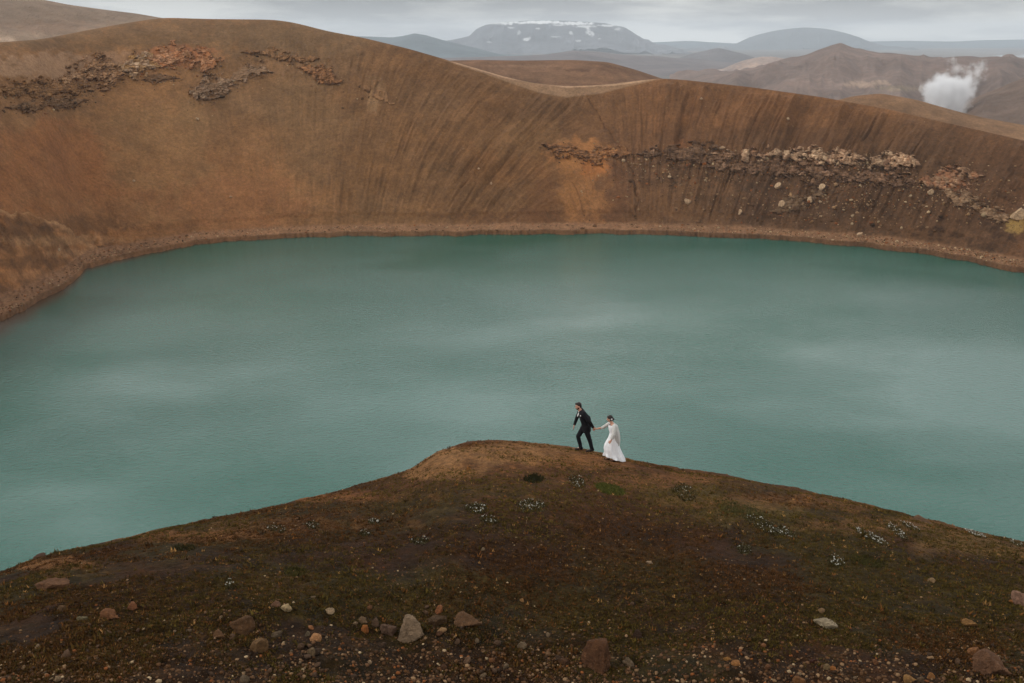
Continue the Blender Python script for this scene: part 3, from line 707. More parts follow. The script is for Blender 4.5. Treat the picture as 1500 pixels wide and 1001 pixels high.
outcrop('long brown outcrop band at the far left of the crater wall', [(-30,134,9),(20,132,9),(60,130,10),(90,128,8),(125,126,9)], (128,92,58), (100,72,48), seed=1, amp=1.8)
outcrop('low dark shelf of rock under the far left outcrop band', [(14,158,4),(40,156,6),(70,154,7),(95,153,7),(112,150,4),(122,147,3)], (92,72,56), (66,54,44), seed=2, amp=1.8, dark=(44,34,28))
outcrop('blocky grey outcrop with pale faces, second from the left', [(85,118,6),(110,112,12),(135,108,20),(150,106,22),(163,108,20),(172,108,10)], (170,134,104), (112,80,54), seed=3, amp=2.6, dark=(46,34,26))
outcrop('yellowish outcrop joining the blocky grey one', [(168,108,9),(185,100,12),(205,94,14),(218,92,13),(228,98,8)], (156,116,66), (176,150,128), seed=4, amp=2.0)
outcrop('small dark rock shelf below the rusty outcrop', [(212,117,5),(226,117,7),(238,116,4),(262,115,2)], (86,66,52), (72,56,46), seed=5, amp=1.5)
outcrop('rusty orange outcrop with a pale crest under the rim', [(222,86,7),(245,82,13),(270,80,15),(290,84,14),(306,92,13),(318,90,6)], (158,96,58), (176,130,100), seed=6, amp=1.8, dark=(96,56,34))
outcrop('dark grey crag standing below the rusty outcrop', [(284,136,10),(298,130,16),(314,130,14),(332,126,9),(342,124,5)], (104,88,76), (128,108,90), seed=7, amp=2.0, dark=(54,44,38))
outcrop('broken grey rocks between the dark crag and the curved outcrop', [(335,120,4),(352,112,8),(368,104,10),(385,104,8),(394,106,3)], (116,98,84), (100,80,62), seed=8, amp=1.2)
outcrop('thin curved line of dark rock below the left summit', [(360,77,3),(380,76,3),(400,79,5),(420,84,5),(440,87,6),(460,86,6)], (122,90,62), (90,64,44), seed=9, amp=1.5, cell=(6,4))
outcrop('rusty brown crag at the right end of the curved outcrop', [(444,100,5),(458,104,12),(470,112,16),(482,112,16),(492,120,8)], (142,96,64), (108,76,52), seed=10, amp=2.3)
outcrop('dark fissured outcrop above the orange scar', [(800,212,4),(830,222,6),(860,228,7),(880,226,10),(905,222,7),(925,226,5)], (150,100,60), (110,74,48), seed=11, amp=1.6, dark=(46,34,28), cell=(8,4))
outcrop('dark broken rocks at the left of the long ledge', [(940,226,5),(975,226,7),(1010,224,12),(1035,226,13),(1060,232,10)], (112,84,64), (84,62,48), seed=12, amp=1.8, dark=(42,32,26))
outcrop('upper tier of the long pale ledge on the right wall', [(1050,226,6),(1100,226,7),(1150,229,7),(1200,230,8),(1250,232,7),(1300,238,9),(1342,240,9)], (188,156,126), (140,104,80), seed=13, amp=2.3, cell=(8,9), dark=(56,40,30))
outcrop('lower tier of the long ledge on the right wall', [(1040,244,5),(1090,245,7),(1130,246,7),(1180,250,8),(1230,256,8),(1290,262,6),(1345,268,6)], (140,108,86), (98,72,54), seed=14, amp=2.0, cell=(8,7), dark=(46,34,28))
outcrop('rusty knot of rock at the right end of the ledge', [(1350,264,5),(1375,262,9),(1400,262,14),(1420,262,8),(1436,258,4)], (146,96,68), (150,118,92), seed=15, amp=1.8)
outcrop('row of broken rocks descending to the right edge', [(1385,280,6),(1405,292,8),(1430,298,8),(1455,312,7),(1480,320,6)], (146,118,92), (104,80,60), seed=16, amp=1.5)
outcrop('dark scree tongue below the ledge', [(1136,310,4),(1150,302,9),(1165,298,8),(1185,290,8),(1205,284,5)], (104,84,64), (84,64,48), seed=17, amp=1.3, dark=(48,36,28), cell=(5,4))
outcrop('small pale scar in the soil left of the streaked slope', [(534,128,6),(545,132,10),(560,140,11),(570,152,8)], (128,96,68), (118,86,58), seed=18, amp=.8, dark=(92,66,46), cell=(9,7))

# ------------------------------------------------------------------ merged small matter
def ico_np(sub=1):
    bm = bmesh.new(); bmesh.ops.create_icosphere(bm, subdivisions=sub, radius=1)
    V = np.array([v.co[:] for v in bm.verts]); Fc = np.array([[v.index for v in f.verts] for f in bm.faces]); bm.free(); return V, Fc

def scatter(name, pos, size, cols, V0, F0, sq=(.5, .9), rotfull=True, mat=M_PEB, jit=.25, upr=False):
    n = len(pos); nv = len(V0)
    V = V0[None] * (1 + jit * RNG.uniform(-1, 1, (n, nv, 1)))
    V = V * np.stack([np.ones(n), RNG.uniform(.6, 1, n), RNG.uniform(*sq, n)], -1)[:, None, :]
    a = RNG.uniform(0, 6.283, n); ca, sa = np.cos(a)[:, None], np.sin(a)[:, None]
    X = V[..., 0] * ca - V[..., 1] * sa; Y = V[..., 0] * sa + V[..., 1] * ca
    V = np.stack([X, Y, V[..., 2]], -1) * size[:, None, None] + pos[:, None, :]
    Fc = F0[None] + (np.arange(n) * nv)[:, None, None]
    c = np.repeat(cols[:, None, :], nv, 1)
    return mk(name, V.reshape(-1, 3), Fc.reshape(-1, F0.shape[1]), mat, c.reshape(-1, 3), smooth=False, kind='stuff')

V1, F1 = ico_np(1)
# gravel on the near hill
n = 38000
gx = RNG.uniform(-260, 1760, n); u = RNG.random(n); gy = 1030 - 330 * u ** 1.6
az, te = azel(gx, gy)
def gpos(px, py):
    # quick: interpolate on the meshed sheet via distance solve
    az, te = azel(px, py); mc = silE(az); dc = crestD(az)
    # CAMZ+te d = CAMZ + mc d - c (d-dc)^2
    c = .0125; B = 2 * c * dc + (mc - te); disc = np.maximum(B * B - 4 * c * c * dc * dc, 0)
    d = (B - np.sqrt(disc)) / (2 * c)
    return np.clip(d, 6, 45), az
d, az = gpos(gx, gy)
keepd = ss(.75 - .5 * ss(880, 960, gy), 1.05, vn(d * np.sin(az) / 1.1, d * np.cos(az) / 1.1, 701) + RNG.random(n) * .6) > .2
keepd |= (gy > 950) & (RNG.random(n) < .5)
gx, gy, d, az = gx[keepd], gy[keepd], d[keepd], az[keepd]
z = near(az, d); pos = np.stack([d * np.sin(az), d * np.cos(az), z + .004], -1)
sz = .0105 * np.minimum(np.exp(RNG.normal(0, .6, len(d))), 2.6) * (1 + .6 * ss(900, 1000, gy))
pal = np.array([alb(c, RG) for c in ((150,122,100), (112,84,66), (140,88,56), (90,66,50), (70,54,44), (186,164,142), (100,72,52))])
pc_ = pal[RNG.choice(7, len(d), p=[.12, .22, .05, .24, .22, .03, .12])] * RNG.uniform(.6, 1.1, (len(d), 1))
scatter('gravel', pos, sz, pc_, V1, F1)
# low heath: tiny leafy sprigs all over the near hill
def tuft(nb, seed):
    r = np.random.default_rng(seed); V = []; Fc = []
    for i in range(nb):
        a = r.uniform(0, 6.28); l = r.uniform(.6, 1.1); w = r.uniform(.10, .2); o = r.uniform(-.35, .35, 2); ln = r.uniform(.2, .8)
        s = np.array([math.cos(a), math.sin(a), 0]); tdir = np.array([math.cos(a + 1.57), math.sin(a + 1.57), 0])
        b0 = np.array([o[0], o[1], -.1]); tip = b0 + tdir * ln * l + np.array([0, 0, l])
        V += [b0 - s * w, b0 + s * w, tip]; Fc.append([3 * i, 3 * i + 1, 3 * i + 2])
    return np.array(V), np.array(Fc)
VT, FT = tuft(6, 3)
n = 360000
gx = RNG.uniform(-260, 1760, n); sy = np.interp(gx, [p[0] for p in sil], [p[1] for p in sil])
gy = sy + 1.2 + (1010 - sy) * RNG.random(n) ** 1.25; ed_ = RNG.random(n) < .07; gy = np.where(ed_, sy + RNG.uniform(-.2, 5, n), gy)
d, az = gpos(gx, gy); x, y = d * np.sin(az), d * np.cos(az)
gn = vn(x / 1.5, y / 1.5, 711) * .6 + vn(x / .4, y / .4, 713) * .4
kp = ((gy < sy + 5) & (RNG.random(n) < .5)) | (gn + RNG.normal(0, .08, n) > np.interp(gy, [650, 700, 760, 900, 1000], [.62, .46, .33, .38, .55]))
gx, gy, d, az, x, y = gx[kp], gy[kp], d[kp], az[kp], x[kp], y[kp]
pos = np.stack([x, y, near(az, d) - .004], -1)
tone = vn(x / 2.4, y / 2.4, 717)
g0 = ss(.25, .62, tone + ss(600, 1300, gx) * .12 + RNG.normal(0, .12, len(x)))[:, None]
tc_ = (alb((70, 48, 29), NG) * (1 - g0) + alb((70, 62, 32), NG) * g0)
rr = (RNG.random(len(x)) < .09)[:, None]; tc_ = np.where(rr, alb((96, 66, 40), NG), tc_)
rr = (RNG.random(len(x)) < .02)[:, None]; tc_ = np.where(rr, alb((140, 112, 80), NG), tc_)
tc_ = tc_ * (1 - .0) * RNG.uniform(.45, 1.9, (len(x), 1)) * (1 + .45 * ss(820, 690, gy)[:, None])
scatter('heath', pos, .034 * np.exp(RNG.normal(0, .45, len(x))), tc_, VT, FT, sq=(.5, 1.0), mat=M_LEAF)

# shingle along the far beach
n = 5200
sx = RNG.uniform(-20, 1530, n); keep = RNG.random(n) < np.interp(sx, [0, 150, 420, 650, 900, 1080, 1300, 1500], [.25, .35, .5, .25, .15, .6, 1, .9]); sx = sx[keep]
az, _ = azel(sx, np.full(len(sx), 350.)); Ds = shoreD(az); dq = Ds + RNG.uniform(.5, 12, len(sx)) 
x, y = dq * np.sin(az), dq * np.cos(az); pos = np.stack([x, y, far(az, dq) + .05], -1)
scatter('shingle', pos, .2 * np.exp(RNG.normal(0, .45, len(sx))), pal[RNG.choice(7, len(sx), p=[.3, .2, .15, .05, .05, .15, .1])] * RNG.uniform(.8, 1.35, (len(sx), 1)), V1, F1)
# rubble on the right wall below the ledge and along the outcrops
n = 2600
sx = np.concatenate([RNG.normal(1250, 110, n // 2), RNG.normal(970, 45, n // 6), RNG.uniform(850, 1500, n // 3)])
sy = np.concatenate([RNG.normal(290, 22, n // 2), RNG.normal(250, 20, n // 6), RNG.uniform(225, 335, n // 3)])
ok = (sy < 340) & (sy > 215) & (sx < 1530); sx, sy = sx[ok], sy[ok]
deb = np.concatenate(DEB); sx = np.concatenate([sx, deb[:, 0]]); sy = np.concatenate([sy, deb[:, 1]])
pos = hit(sx, sy, 'far')
scatter('rubble', pos, .24 * np.exp(RNG.normal(0, .5, len(sx))), pal[RNG.choice(7, len(sx), p=[.25, .25, .15, .1, .05, .1, .1])] * RNG.uniform(.7, 1.3, (len(sx), 1)), V1, F1)

# ------------------------------------------------------------------ flower patches and moss cushions
VF, FF = tuft(5, 9)
def patch(name, label, cat, cx, cy, rx, ry, n, cols, size, group, sl=0.0, flower=0):
    t = np.sqrt(RNG.random(n)); a = RNG.uniform(0, 6.28, n)
    px = cx + rx * t * np.cos(a) + RNG.normal(0, rx * .15, n); py = cy + ry * t * np.sin(a) + sl * (px - cx) + RNG.normal(0, ry * .12, n)
    p = hit(px, py, 'near'); ok_ = ~MISS[0]; p = p[ok_]; n = len(p); cc = np.array([alb(c, .62) for c in cols])[RNG.integers(0, len(cols), n)] * RNG.uniform(.7, 1.25, (n, 1))
    o = scatter(name, p, size * np.exp(RNG.normal(0, .3, n)), cc, VF, FF, sq=(.5, 1), mat=M_LEAF); del o['kind']
    tag(o, label, cat, group)
    if flower:
        k = flower; t = np.sqrt(RNG.random(k)); a = RNG.uniform(0, 6.28, k)
        px = cx + rx * t * np.cos(a); py = cy + ry * t * np.sin(a) + sl * (px - cx)
        p = hit(px, py, 'near')[~MISS[0]] + [0, 0, .05]; k = len(p)
        b = scatter('blossom', p, .0105 * np.exp(RNG.normal(0, .4, k)), np.full((k, 3), .40) * [1, .95, .80] * RNG.uniform(.7, 1.1, (k, 1)), V1, F1, mat=M_LEAF); del b['kind']
        b.parent = o
    return o
GR = [(72,66,36), (86,78,42), (64,52,30)]
for cx, cy, rx, ry, sl, k, lab in [
    (778,742,20,9,0,60,'white flowered clump at the centre of the slope, the brightest one'),
    (698,745,16,8,0,36,'white flowered clump left of the brightest central one'),
    (845,706,12,9,.3,30,'white flowered clump above and right of centre below the man'),
    (716,762,14,5,.2,16,'faint flower patch just under the two central clumps'),
    (548,765,8,4,0,12,'small white flower patch left of centre near the crest'),
    (534,782,8,4,0,9,'lone flower patch below the small one left of centre'),
    (615,793,12,5,0,10,'sparse flower patch on the dark slope left of centre'),
    (1118,770,26,9,.45,46,'loose white flower drift on the right slope under the crest'),
    (1143,778,24,7,.4,30,'second flower drift touching the loose one on its right'),
    (1277,788,24,6,.45,90,'dense grey white flower streak on the right slope'),
    (1312,778,18,6,.7,60,'shorter flower streak up from the dense one'),
    (1333,772,14,3.5,.5,36,'thin flower streak nearest the low flat crest rock'),
    (1429,783,16,3,.35,110,'white flower cushion on the crest at the right'),
    (1488,797,10,3,.3,20,'white flower tuft on the crest at the picture edge'),
    (1225,823,12,8,.3,34,'isolated round flower clump in the middle of the right slope'),
    (405,775,14,6,.1,16,'small flower patch high on the left slope'),
    (457,770,9,6,.1,12,'flower patch next to the high left one'),
    (336,857,6,7,0,9,'few cream flowers on the left slope'),
    (1003,722,16,12,.3,22,'grey green flowering clump right of the bright moss'),
    (1090,805,10,8,.2,10,'small flower patch on the brown right slope')]:
    patch('flower_clump', lab, 'flowers', cx, cy, rx, ry, int(rx * ry * 4) + 80, GR + [(120,112,84)], .032, 'white flower clumps on the near hill', sl, k)
patch('moss_patch', 'bright green moss patch below the bride', 'moss', 893, 717, 20, 7, 1500, [(96,98,42), (88,92,38), (108,106,50)], .045, 'moss patches', .25)
patch('moss_patch', 'dark green tuft in the middle of the upper slope', 'moss', 781, 702, 14, 6, 420, [(56,54,28), (48,46,26)], .05, 'moss patches')
patch('moss_patch', 'pale green moss on the right upper slope', 'moss', 1085, 748, 34, 10, 900, [(104,98,58), (92,86,48)], .04, 'moss patches', .25)
patch('moss_patch', 'olive moss patch under the flower streaks on the right', 'moss', 1270, 823, 26, 7, 500, [(84,80,40), (72,68,34)], .04, 'moss patches', .2)
patch('moss_patch', 'dull green moss on the left slope below the crest', 'moss', 270, 803, 16, 5, 300, [(66,64,34), (58,54,30)], .04, 'moss patches')
patch('moss_patch', 'yellow green moss on the left middle slope', 'moss', 432, 838, 16, 7, 360, [(92,84,40), (80,72,36)], .04, 'moss patches')

exec_people = True
# ------------------------------------------------------------------ people
M_SKIN = plain_mat('skin', (.50, .27, .19), .6, .06, 20)
M_SUIT = plain_mat('black_wool', (.012, .012, .014), .85, .2, 60, .1)
M_SHOE = plain_mat('dark_leather', (.02, .013, .010), .6, .2, 40, .2)
M_HAIR = plain_mat('dark_hair', (.016, .010, .008), .6, .3, 80, .3)
M_BEARD = plain_mat('red_brown_beard', (.07, .022, .012), .8, .3, 80, .1)
M_WHITE = plain_mat('white_cotton', (.75, .74, .72), .8, .05, 30)
M_DRESS = plain_mat('white_dress_cloth', (.74, .74, .75), .8, .05, 8, .15)
M_SHAWL = plain_mat('pale_grey_lace', (.52, .51, .48), .9, .12, 40, .1)
M_EYE = plain_mat('eye', (.02, .015, .012), .3, 0, 10, .5)
M_LIP = plain_mat('lips', (.36, .12, .10), .6, 0, 10, .3)

def conesphere(bm, p0, r0, p1, r1, seg=14):
    p0, p1 = Vector(p0), Vector(p1)
    for p, r in ((p0, r0), (p1, r1)):
        bmesh.ops.create_uvsphere(bm, u_segments=seg, v_segments=8, radius=r, matrix=Matrix.Translation(p))
    dv = p1 - p0
    if dv.length > 1e-4:
        q = dv.to_track_quat('Z', 'Y').to_matrix().to_4x4()
        bmesh.ops.create_cone(bm, cap_ends=True, segments=seg, radius1=r0, radius2=r1, depth=dv.length, matrix=Matrix.Translation((p0 + p1) / 2) @ q)

def ell(bm, c, r, rot=None):
    M = Matrix.Translation(Vector(c)) @ (rot.to_4x4() if rot else Matrix.Identity(4)) @ Matrix.Diagonal((*r, 1))
    bmesh.ops.create_uvsphere(bm, u_segments=20, v_segments=14, radius=1, matrix=M)

def fuse(name, build, mat, parent, voxel=.012, smooth=4, disp=None):
    bm = bmesh.new(); build(bm)
    me = bpy.data.meshes.new(name); bm.to_mesh(me); bm.free()
    o = bpy.data.objects.new(name, me); COL.objects.link(o)
    md = o.modifiers.new('r', 'REMESH'); md.mode = 'VOXEL'; md.voxel_size = voxel
    if smooth: s = o.modifiers.new('s', 'SMOOTH'); s.factor = .5; s.iterations = smooth
    dg = bpy.context.evaluated_depsgraph_get(); me2 = bpy.data.meshes.new_from_object(o.evaluated_get(dg))
    o.modifiers.clear(); o.data = me2; bpy.data.meshes.remove(me)
    if disp:
        for v in me2.vertices: v.co = disp(v.co)
    for p in me2.polygons: p.use_smooth = True
    me2.materials.clear(); me2.materials.append(mat)
    o.parent = parent
    return o

def chain(bm, pts):
    for (p0, r0), (p1, r1) in zip(pts[:-1], pts[1:]): conesphere(bm, p0, r0, p1, r1)

def hand(bm, wrist, direction, palm_n, curl=.6, s=1.0, side=1):
    """palm plus four unequal curled fingers and a thumb from the side of the palm"""
    w = Vector(wrist); d = Vector(direction).normalized(); nrm = Vector(palm_n); nrm = (nrm - d * nrm.dot(d)).normalized(); lat = d.cross(nrm) * side
    k = w + d * .085 * s
    for t in (-1, -.33, .33, 1):
        conesphere(bm, w + lat * t * .020 * s, .016 * s, k + lat * t * .030 * s, .0125 * s, 8)
    for t, l in ((-1, .060), (-.33, .076), (.33, .082), (1, .070)):
        p = k + lat * t * .030 * s; ang = 0; r = .0105 * s
        for j, f in enumerate((.45, .32, .23)):
            ang += curl * (.6 + .25 * j); q = p + (d * math.cos(ang) + nrm * math.sin(ang)) * l * f * 1.05 * s
            conesphere(bm, p, r, q, r * .9, 8); p = q; r *= .9
    p = w + d * .025 * s + lat * .028 * s
    q = p + (d * .6 + lat * .65 + nrm * .35).normalized() * .04 * s; t2 = q + (d * .85 + nrm * .5).normalized() * .035 * s
    conesphere(bm, p, .0145 * s, q, .012 * s, 8); conesphere(bm, q, .012 * s, t2, .010 * s, 8)

def head_build(bm, c, rot, s=1.0):
    f = lambda x, y, z: Vector(c) + rot @ (Vector((x, y, z)) * s)          # face looks along -X
    ell(bm, f(.012, 0, .025), (.095 * s, .074 * s, .095 * s), rot); ell(bm, f(-.022, 0, -.045), (.062 * s, .056 * s, .068 * s), rot)
    ell(bm, f(-.048, 0, -.088), (.026 * s, .024 * s, .018 * s), rot)
    conesphere(bm, f(-.086, 0, .012), .009 * s, f(-.108, 0, -.026), .014 * s, 8)
    for sy in (-1, 1):
        ell(bm, f(.012, sy * .076, -.008), (.018 * s, .010 * s, .030 * s), rot)
        ell(bm, f(-.075, sy * .03, .030), (.012 * s, .022 * s, .008 * s), rot)
        ell(bm, f(-.062, sy * .036, -.03), (.022 * s, .02 * s, .02 * s), rot)
    ell(bm, f(-.080, 0, -.058), (.014 * s, .022 * s, .010 * s), rot)
def small_parts(root, c, rot, s=1.0):
    for sy in (-1, 1):
        fuse('eye', lambda bm: ell(bm, Vector(c) + rot @ (Vector((-.078, sy * .030, .008)) * s), (.011 * s,) * 3), M_EYE, root, .003, 0)
    fuse('mouth', lambda bm: ell(bm, Vector(c) + rot @ (Vector((-.089, 0, -.057)) * s), (.008 * s, .022 * s, .006 * s), rot), M_LIP, root, .003, 0)

pm = hit(858.5, 661.5, 'near')[0]; pb = hit(897, 675.5, 'near')[0]
man = bpy.data.objects.new('person', None); COL.objects.link(man); man.location = pm; MS = .95; man.scale = (MS,) * 3
tag(man, 'man in a black suit striding left along the crest, leading a bride by the hand', 'person')
V = Vector
def gz(x, y, base):   # ground height under a local point, in that person's frame
    s_ = .95 if base is pm else .91; X, Y = base[0] + x * s_, base[1] + y * s_; return (float(near(np.array([math.atan2(X, Y)]), np.array([math.hypot(X, Y)]))[0]) - base[2]) / s_
# joints in the man's frame, -X is where he walks, -Y is towards the viewer
LA = V((-.17, .09, 0)); LA.z = gz(LA.x, LA.y, pm) + .085
RA = V((.19, -.08, 0)); RA.z = gz(RA.x, RA.y, pm) + .13
hipN, hipF = V((-.05, -.09, .88)), V((-.06, .09, .88))
kneeF, kneeN = V((-.27, .10, .50)), V((.10, -.09, .46))
if 1:
    pelvis, waist, chest, neck, head = V((-.06, 0, .93)), V((-.08, 0, 1.06)), V((-.14, 0, 1.30)), V((-.21, 0, 1.47)), V((-.29, 0, 1.615))
    shN, shF = V((-.14, -.19, 1.41)), V((-.19, .19, 1.41))
    elN, wrN = V((.07, -.25, 1.17)), V((.20, -.17, .93))
    elF, wrF = V((-.31, .24, 1.12)), V((-.40, .12, .90))
    hrot = Matrix.Rotation(R(-14), 3, 'Y')
    def body(bm):
        head_build(bm, head, hrot); chain(bm, [(neck - V((0, 0, .05)), .062), (head + V((.02, 0, -.06)), .055)])
        chain(bm, [(pelvis, .11), (waist, .10), (chest, .115)]); chain(bm, [(shN, .05), (neck - V((0, 0, .06)), .055), (shF, .05)])
        for s_, e_, w_ in ((shN, elN, wrN), (shF, elF, wrF)): chain(bm, [(s_, .055), (e_, .042), (w_, .028)])
        for h_, k_, a_, t_ in ((hipN, kneeN, RA, V((-.17, 0, -.10))), (hipF, kneeF, LA, V((-.19, 0, -.04)))):
            chain(bm, [(h_, .085), (k_, .058), (a_, .038), (a_ + t_ * .6, .022)])
        hand(bm, wrN, wrN - elN, (-.2, .9, -.2), .55, 1.0, 1); hand(bm, wrF, V((-.3, -.3, -.6)), (.8, -.2, -.2), .5, 1.0, -1)
    fuse('body', body, M_SKIN, man, .007, 2)
    def jacket(bm):
        for dy in (-.055, .055):
            chain(bm, [(V((-.02, dy * 1.2, .80)), .135), (waist + V((.01, dy, 0)), .125), (chest + V((0, dy * 1.3, 0)), .135), (chest + V((-.03, dy * 1.2, .10)), .10)])
        chain(bm, [(shN, .09), (neck + V((.025, 0, -.08)), .10), (shF, .09)]); chain(bm, [(neck + V((.05, 0, -.10)), .11), (V((.02, 0, 1.15)), .12)])
        chain(bm, [(shN, .08), (elN, .062), (wrN - (wrN - elN) * .08, .05)]); chain(bm, [(shF, .08), (elF, .062), (wrF - (wrF - elF) * .10, .05)])
        chain(bm, [(V((.06, -.08, .78)), .08), (V((.07, .08, .78)), .08)]); chain(bm, [(V((.03, 0, 1.2)), .09), (V((.08, 0, .80)), .07)])
    def jd(c):
        return V((c.x, c.y, c.z)) + V((1, .3, 0)) * .003 * math.sin(c.z * 42 + c.x * 45 + c.y * 28)
    fuse('jacket', jacket, M_SUIT, man, .012, 4, jd)
    fuse('collar', lambda bm: chain(bm, [(neck + V((.03, -.06, -.03)), .03), (neck + V((.06, 0, .0)), .034), (neck + V((.03, .06, -.03)), .03)]), M_SUIT, man, .01, 2)
    fuse('shirt', lambda bm: (ell(bm, chest + V((-.150, -.02, .02)), (.022, .035, .08), Matrix.Rotation(R(20), 3, 'Y')), ell(bm, neck + V((-.05, 0, -.055)), (.03, .045, .022))), M_WHITE, man, .008, 1)
    fuse('pocket_square', lambda bm: ell(bm, chest + V((-.085, -.200, .05)), (.026, .02, .022)), M_WHITE, man, .006, 0)
    def trou(bm):
        for h_, k_, a_ in ((hipN, kneeN, RA), (hipF, kneeF, LA)):
            chain(bm, [(h_ + V((.02, 0, .03)), .115), (h_ * .5 + k_ * .5, .092), (k_, .075), (a_ + V((.0, 0, .0)), .062)])
    fuse('trousers', trou, M_SUIT, man, .012, 4, lambda c: V((c.x, c.y, c.z)) + V((1, 0, 0)) * .003 * math.sin(c.z * 30 + c.y * 40 + c.x * 30))
    for a_, tilt in ((RA, -.09), (LA, -.03)):
        fuse('shoe', lambda bm: chain(bm, [(a_ + V((.03, 0, -.02)), .052), (a_ + V((-.07, 0, -.035 + tilt * .3)), .052), (a_ + V((-.17, 0, -.045 + tilt * .5)), .040)]), M_SHOE, man, .01, 2)
    def hair(bm):
        f = lambda x, y, z: head + hrot @ V((x, y, z))
        ell(bm, f(.03, 0, .048), (.090, .081, .086), hrot); ell(bm, f(-.035, 0, .095), (.055, .062, .035), hrot); ell(bm, f(.065, 0, -.01), (.05, .07, .06), hrot)
    fuse('hair', hair, M_HAIR, man, .009, 2)
    fuse('beard', lambda bm: (ell(bm, head + hrot @ V((-.035, 0, -.083)), (.058, .060, .036), hrot), [ell(bm, head + hrot @ V((-.01, sy * .052, -.05)), (.03, .02, .045), hrot) for sy in (-1, 1)]), M_BEARD, man, .008, 2)
    small_parts(man, head, hrot)

bride = bpy.data.objects.new('person', None); COL.objects.link(bride); bride.location = pb; BS = .91; bride.scale = (BS,) * 3
tag(bride, 'bride in a long white dress and pale grey shawl, lifting her skirt behind the man', 'person')
off = V(pm) - V(pb)
hm = (off + (wrN + (wrN - elN).normalized() * .095) * MS) / BS                     # the man's palm in her frame
if 1:
    bhip, bwaist, bchest, bneck, bhead = V((.03, 0, .84)), V((.02, 0, .99)), V((-.02, 0, 1.19)), V((-.03, 0, 1.37)), V((-.13, 0, 1.49))
    bsN, bsF = V((.02, -.165, 1.29)), V((-.08, .15, 1.29))
    toh = (hm - bsF); dist = toh.length
    wrB = hm - toh.normalized() * .075; 
    elB = bsF * .5 + wrB * .5 + V((0, .02, -.07))
    elL, wrL = V((-.02, -.27, 1.04)), V((-.10, -.26, .82))
    brot = Matrix.Rotation(R(-12), 3, 'Y') @ Matrix.Rotation(R(20), 3, 'Z') 
    brot = Matrix.Rotation(R(-25), 3, 'Z') @ Matrix.Rotation(R(-12), 3, 'Y')
    fN, fF = V((.05, -.08, 0)), V((-.12, .08, 0)); fN.z = gz(fN.x, fN.y, pb) + .08; fF.z = gz(fF.x, fF.y, pb) + .08
    def bbody(bm):
        head_build(bm, bhead, brot, .95); chain(bm, [(bneck - V((0, 0, .06)), .05), (bhead + V((.02, 0, -.06)), .045)])
        chain(bm, [(bhip, .10), (bwaist, .08), (bchest, .10)]); chain(bm, [(bsN, .05), (bneck - V((0, 0, .07)), .055), (bsF, .05)])
        chain(bm, [(bsN, .045), (elL, .036), (wrL, .024)]); chain(bm, [(bsF, .045), (elB, .036), (wrB, .024)])
        for y_, f_ in ((-.08, fN), (.08, fF)): chain(bm, [(bhip + V((0, y_ * .6, -.03)), .07), (V(((f_.x) - .06, y_, .47)), .055), (f_, .035), (f_ + V((-.10, 0, -.035)), .02)])
        hand(bm, wrB, toh, (.2, -.9, .3), .55, .9, 1); hand(bm, wrL, V((-.4, .1, -.6)), (.3, .8, -.3), .8, .9, -1)
    fuse('body', bbody, M_SKIN, bride, .007, 2)
    # dress: one draped loft with folds
    prof = [(0.00, .07, 0, .34, .27, 1.2), (.10, .055, 0, .325, .25, 1.1), (.25, .02, 0, .285, .225, .75), (.42, -.03, 0, .27, .21, .6), (.56, -.035, 0, .245, .195, .45), (.70, -.01, 0, .215, .175, .3), (.82, .02, 0, .185, .16, .15), (.95, .02, 0, .15, .135, .05), (1.02, .015, 0, .135, .125, .03), (1.12, -.005, 0, .145, .135, .02), (1.22, -.02, 0, .15, .14, .0), (1.29, -.025, 0, .13, .13, 0)]
    nseg = 96; zs = np.linspace(0, 1.29, 60); P_ = np.array(prof)
    an = np.linspace(0, 2 * np.pi, nseg, endpoint=False); rows_ = []
    for z_ in zs:
        cx = np.interp(z_, P_[:, 0], P_[:, 1]); rx = np.interp(z_, P_[:, 0], P_[:, 3]); ry = np.interp(z_, P_[:, 0], P_[:, 4]); pl = np.interp(z_, P_[:, 0], P_[:, 5])
        fold = 1 + pl * (.10 * np.sin(an * 7 + z_ * 3.2) + .06 * np.sin(an * 13 - z_ * 4 + 1))
        xx_ = cx + rx * fold * np.cos(an); yy_ = ry * fold * np.sin(an)
        front = .5 - .5 * np.cos(an)               # 1 on the -X side
        zz_ = z_ + (1 - z_ / 1.29) ** 3 * (.11 * front + .012 * np.sin(an * 9))
        if z_ < .3:
            zg = np.array([gz(a_, b_, pb) for a_, b_ in zip(xx_, yy_)])
            zz_ = zz_ + (1 - z_ / .3) * (zg + .015)
        rows_.append(np.stack([xx_, yy_, zz_], -1))
    RW = np.array(rows_); RW = np.concatenate([RW, RW[:, :1]], 1)
    dr = mk('dress', RW, gridfaces(len(zs), nseg + 1), M_DRESS, parent=bride)
    so = dr.modifiers.new('s', 'SOLIDIFY'); so.thickness = .006
    def shawl(bm):
        chain(bm, [(bsN + V((0, 0, .0)), .072), (bneck + V((.045, 0, -.10)), .07), (bsF, .066)])
        chain(bm, [(bsN, .074), (elL, .062), (elL * .45 + wrL * .55, .058)]); chain(bm, [(bsF, .066), (bsF * .35 + elB * .65, .056), (elB, .052)])
        chain(bm, [(bchest + V((.05, -.07, .0)), .125), (bwaist + V((.07, -.08, -.02)), .125), (V((.13, -.07, .76)), .10), (V((.16, -.03, .60)), .065)])
        chain(bm, [(bchest + V((.06, .05, .0)), .11), (bwaist + V((.09, .06, -.02)), .09), (V((.15, .05, .76)), .06)])
    fuse('shawl', shawl, M_SHAWL, bride, .012, 5, lambda c: V((c.x, c.y, c.z)) + V((.7, -.7, 0)) * .007 * math.sin(c.x * 55 + c.y * 40 + c.z * 14))
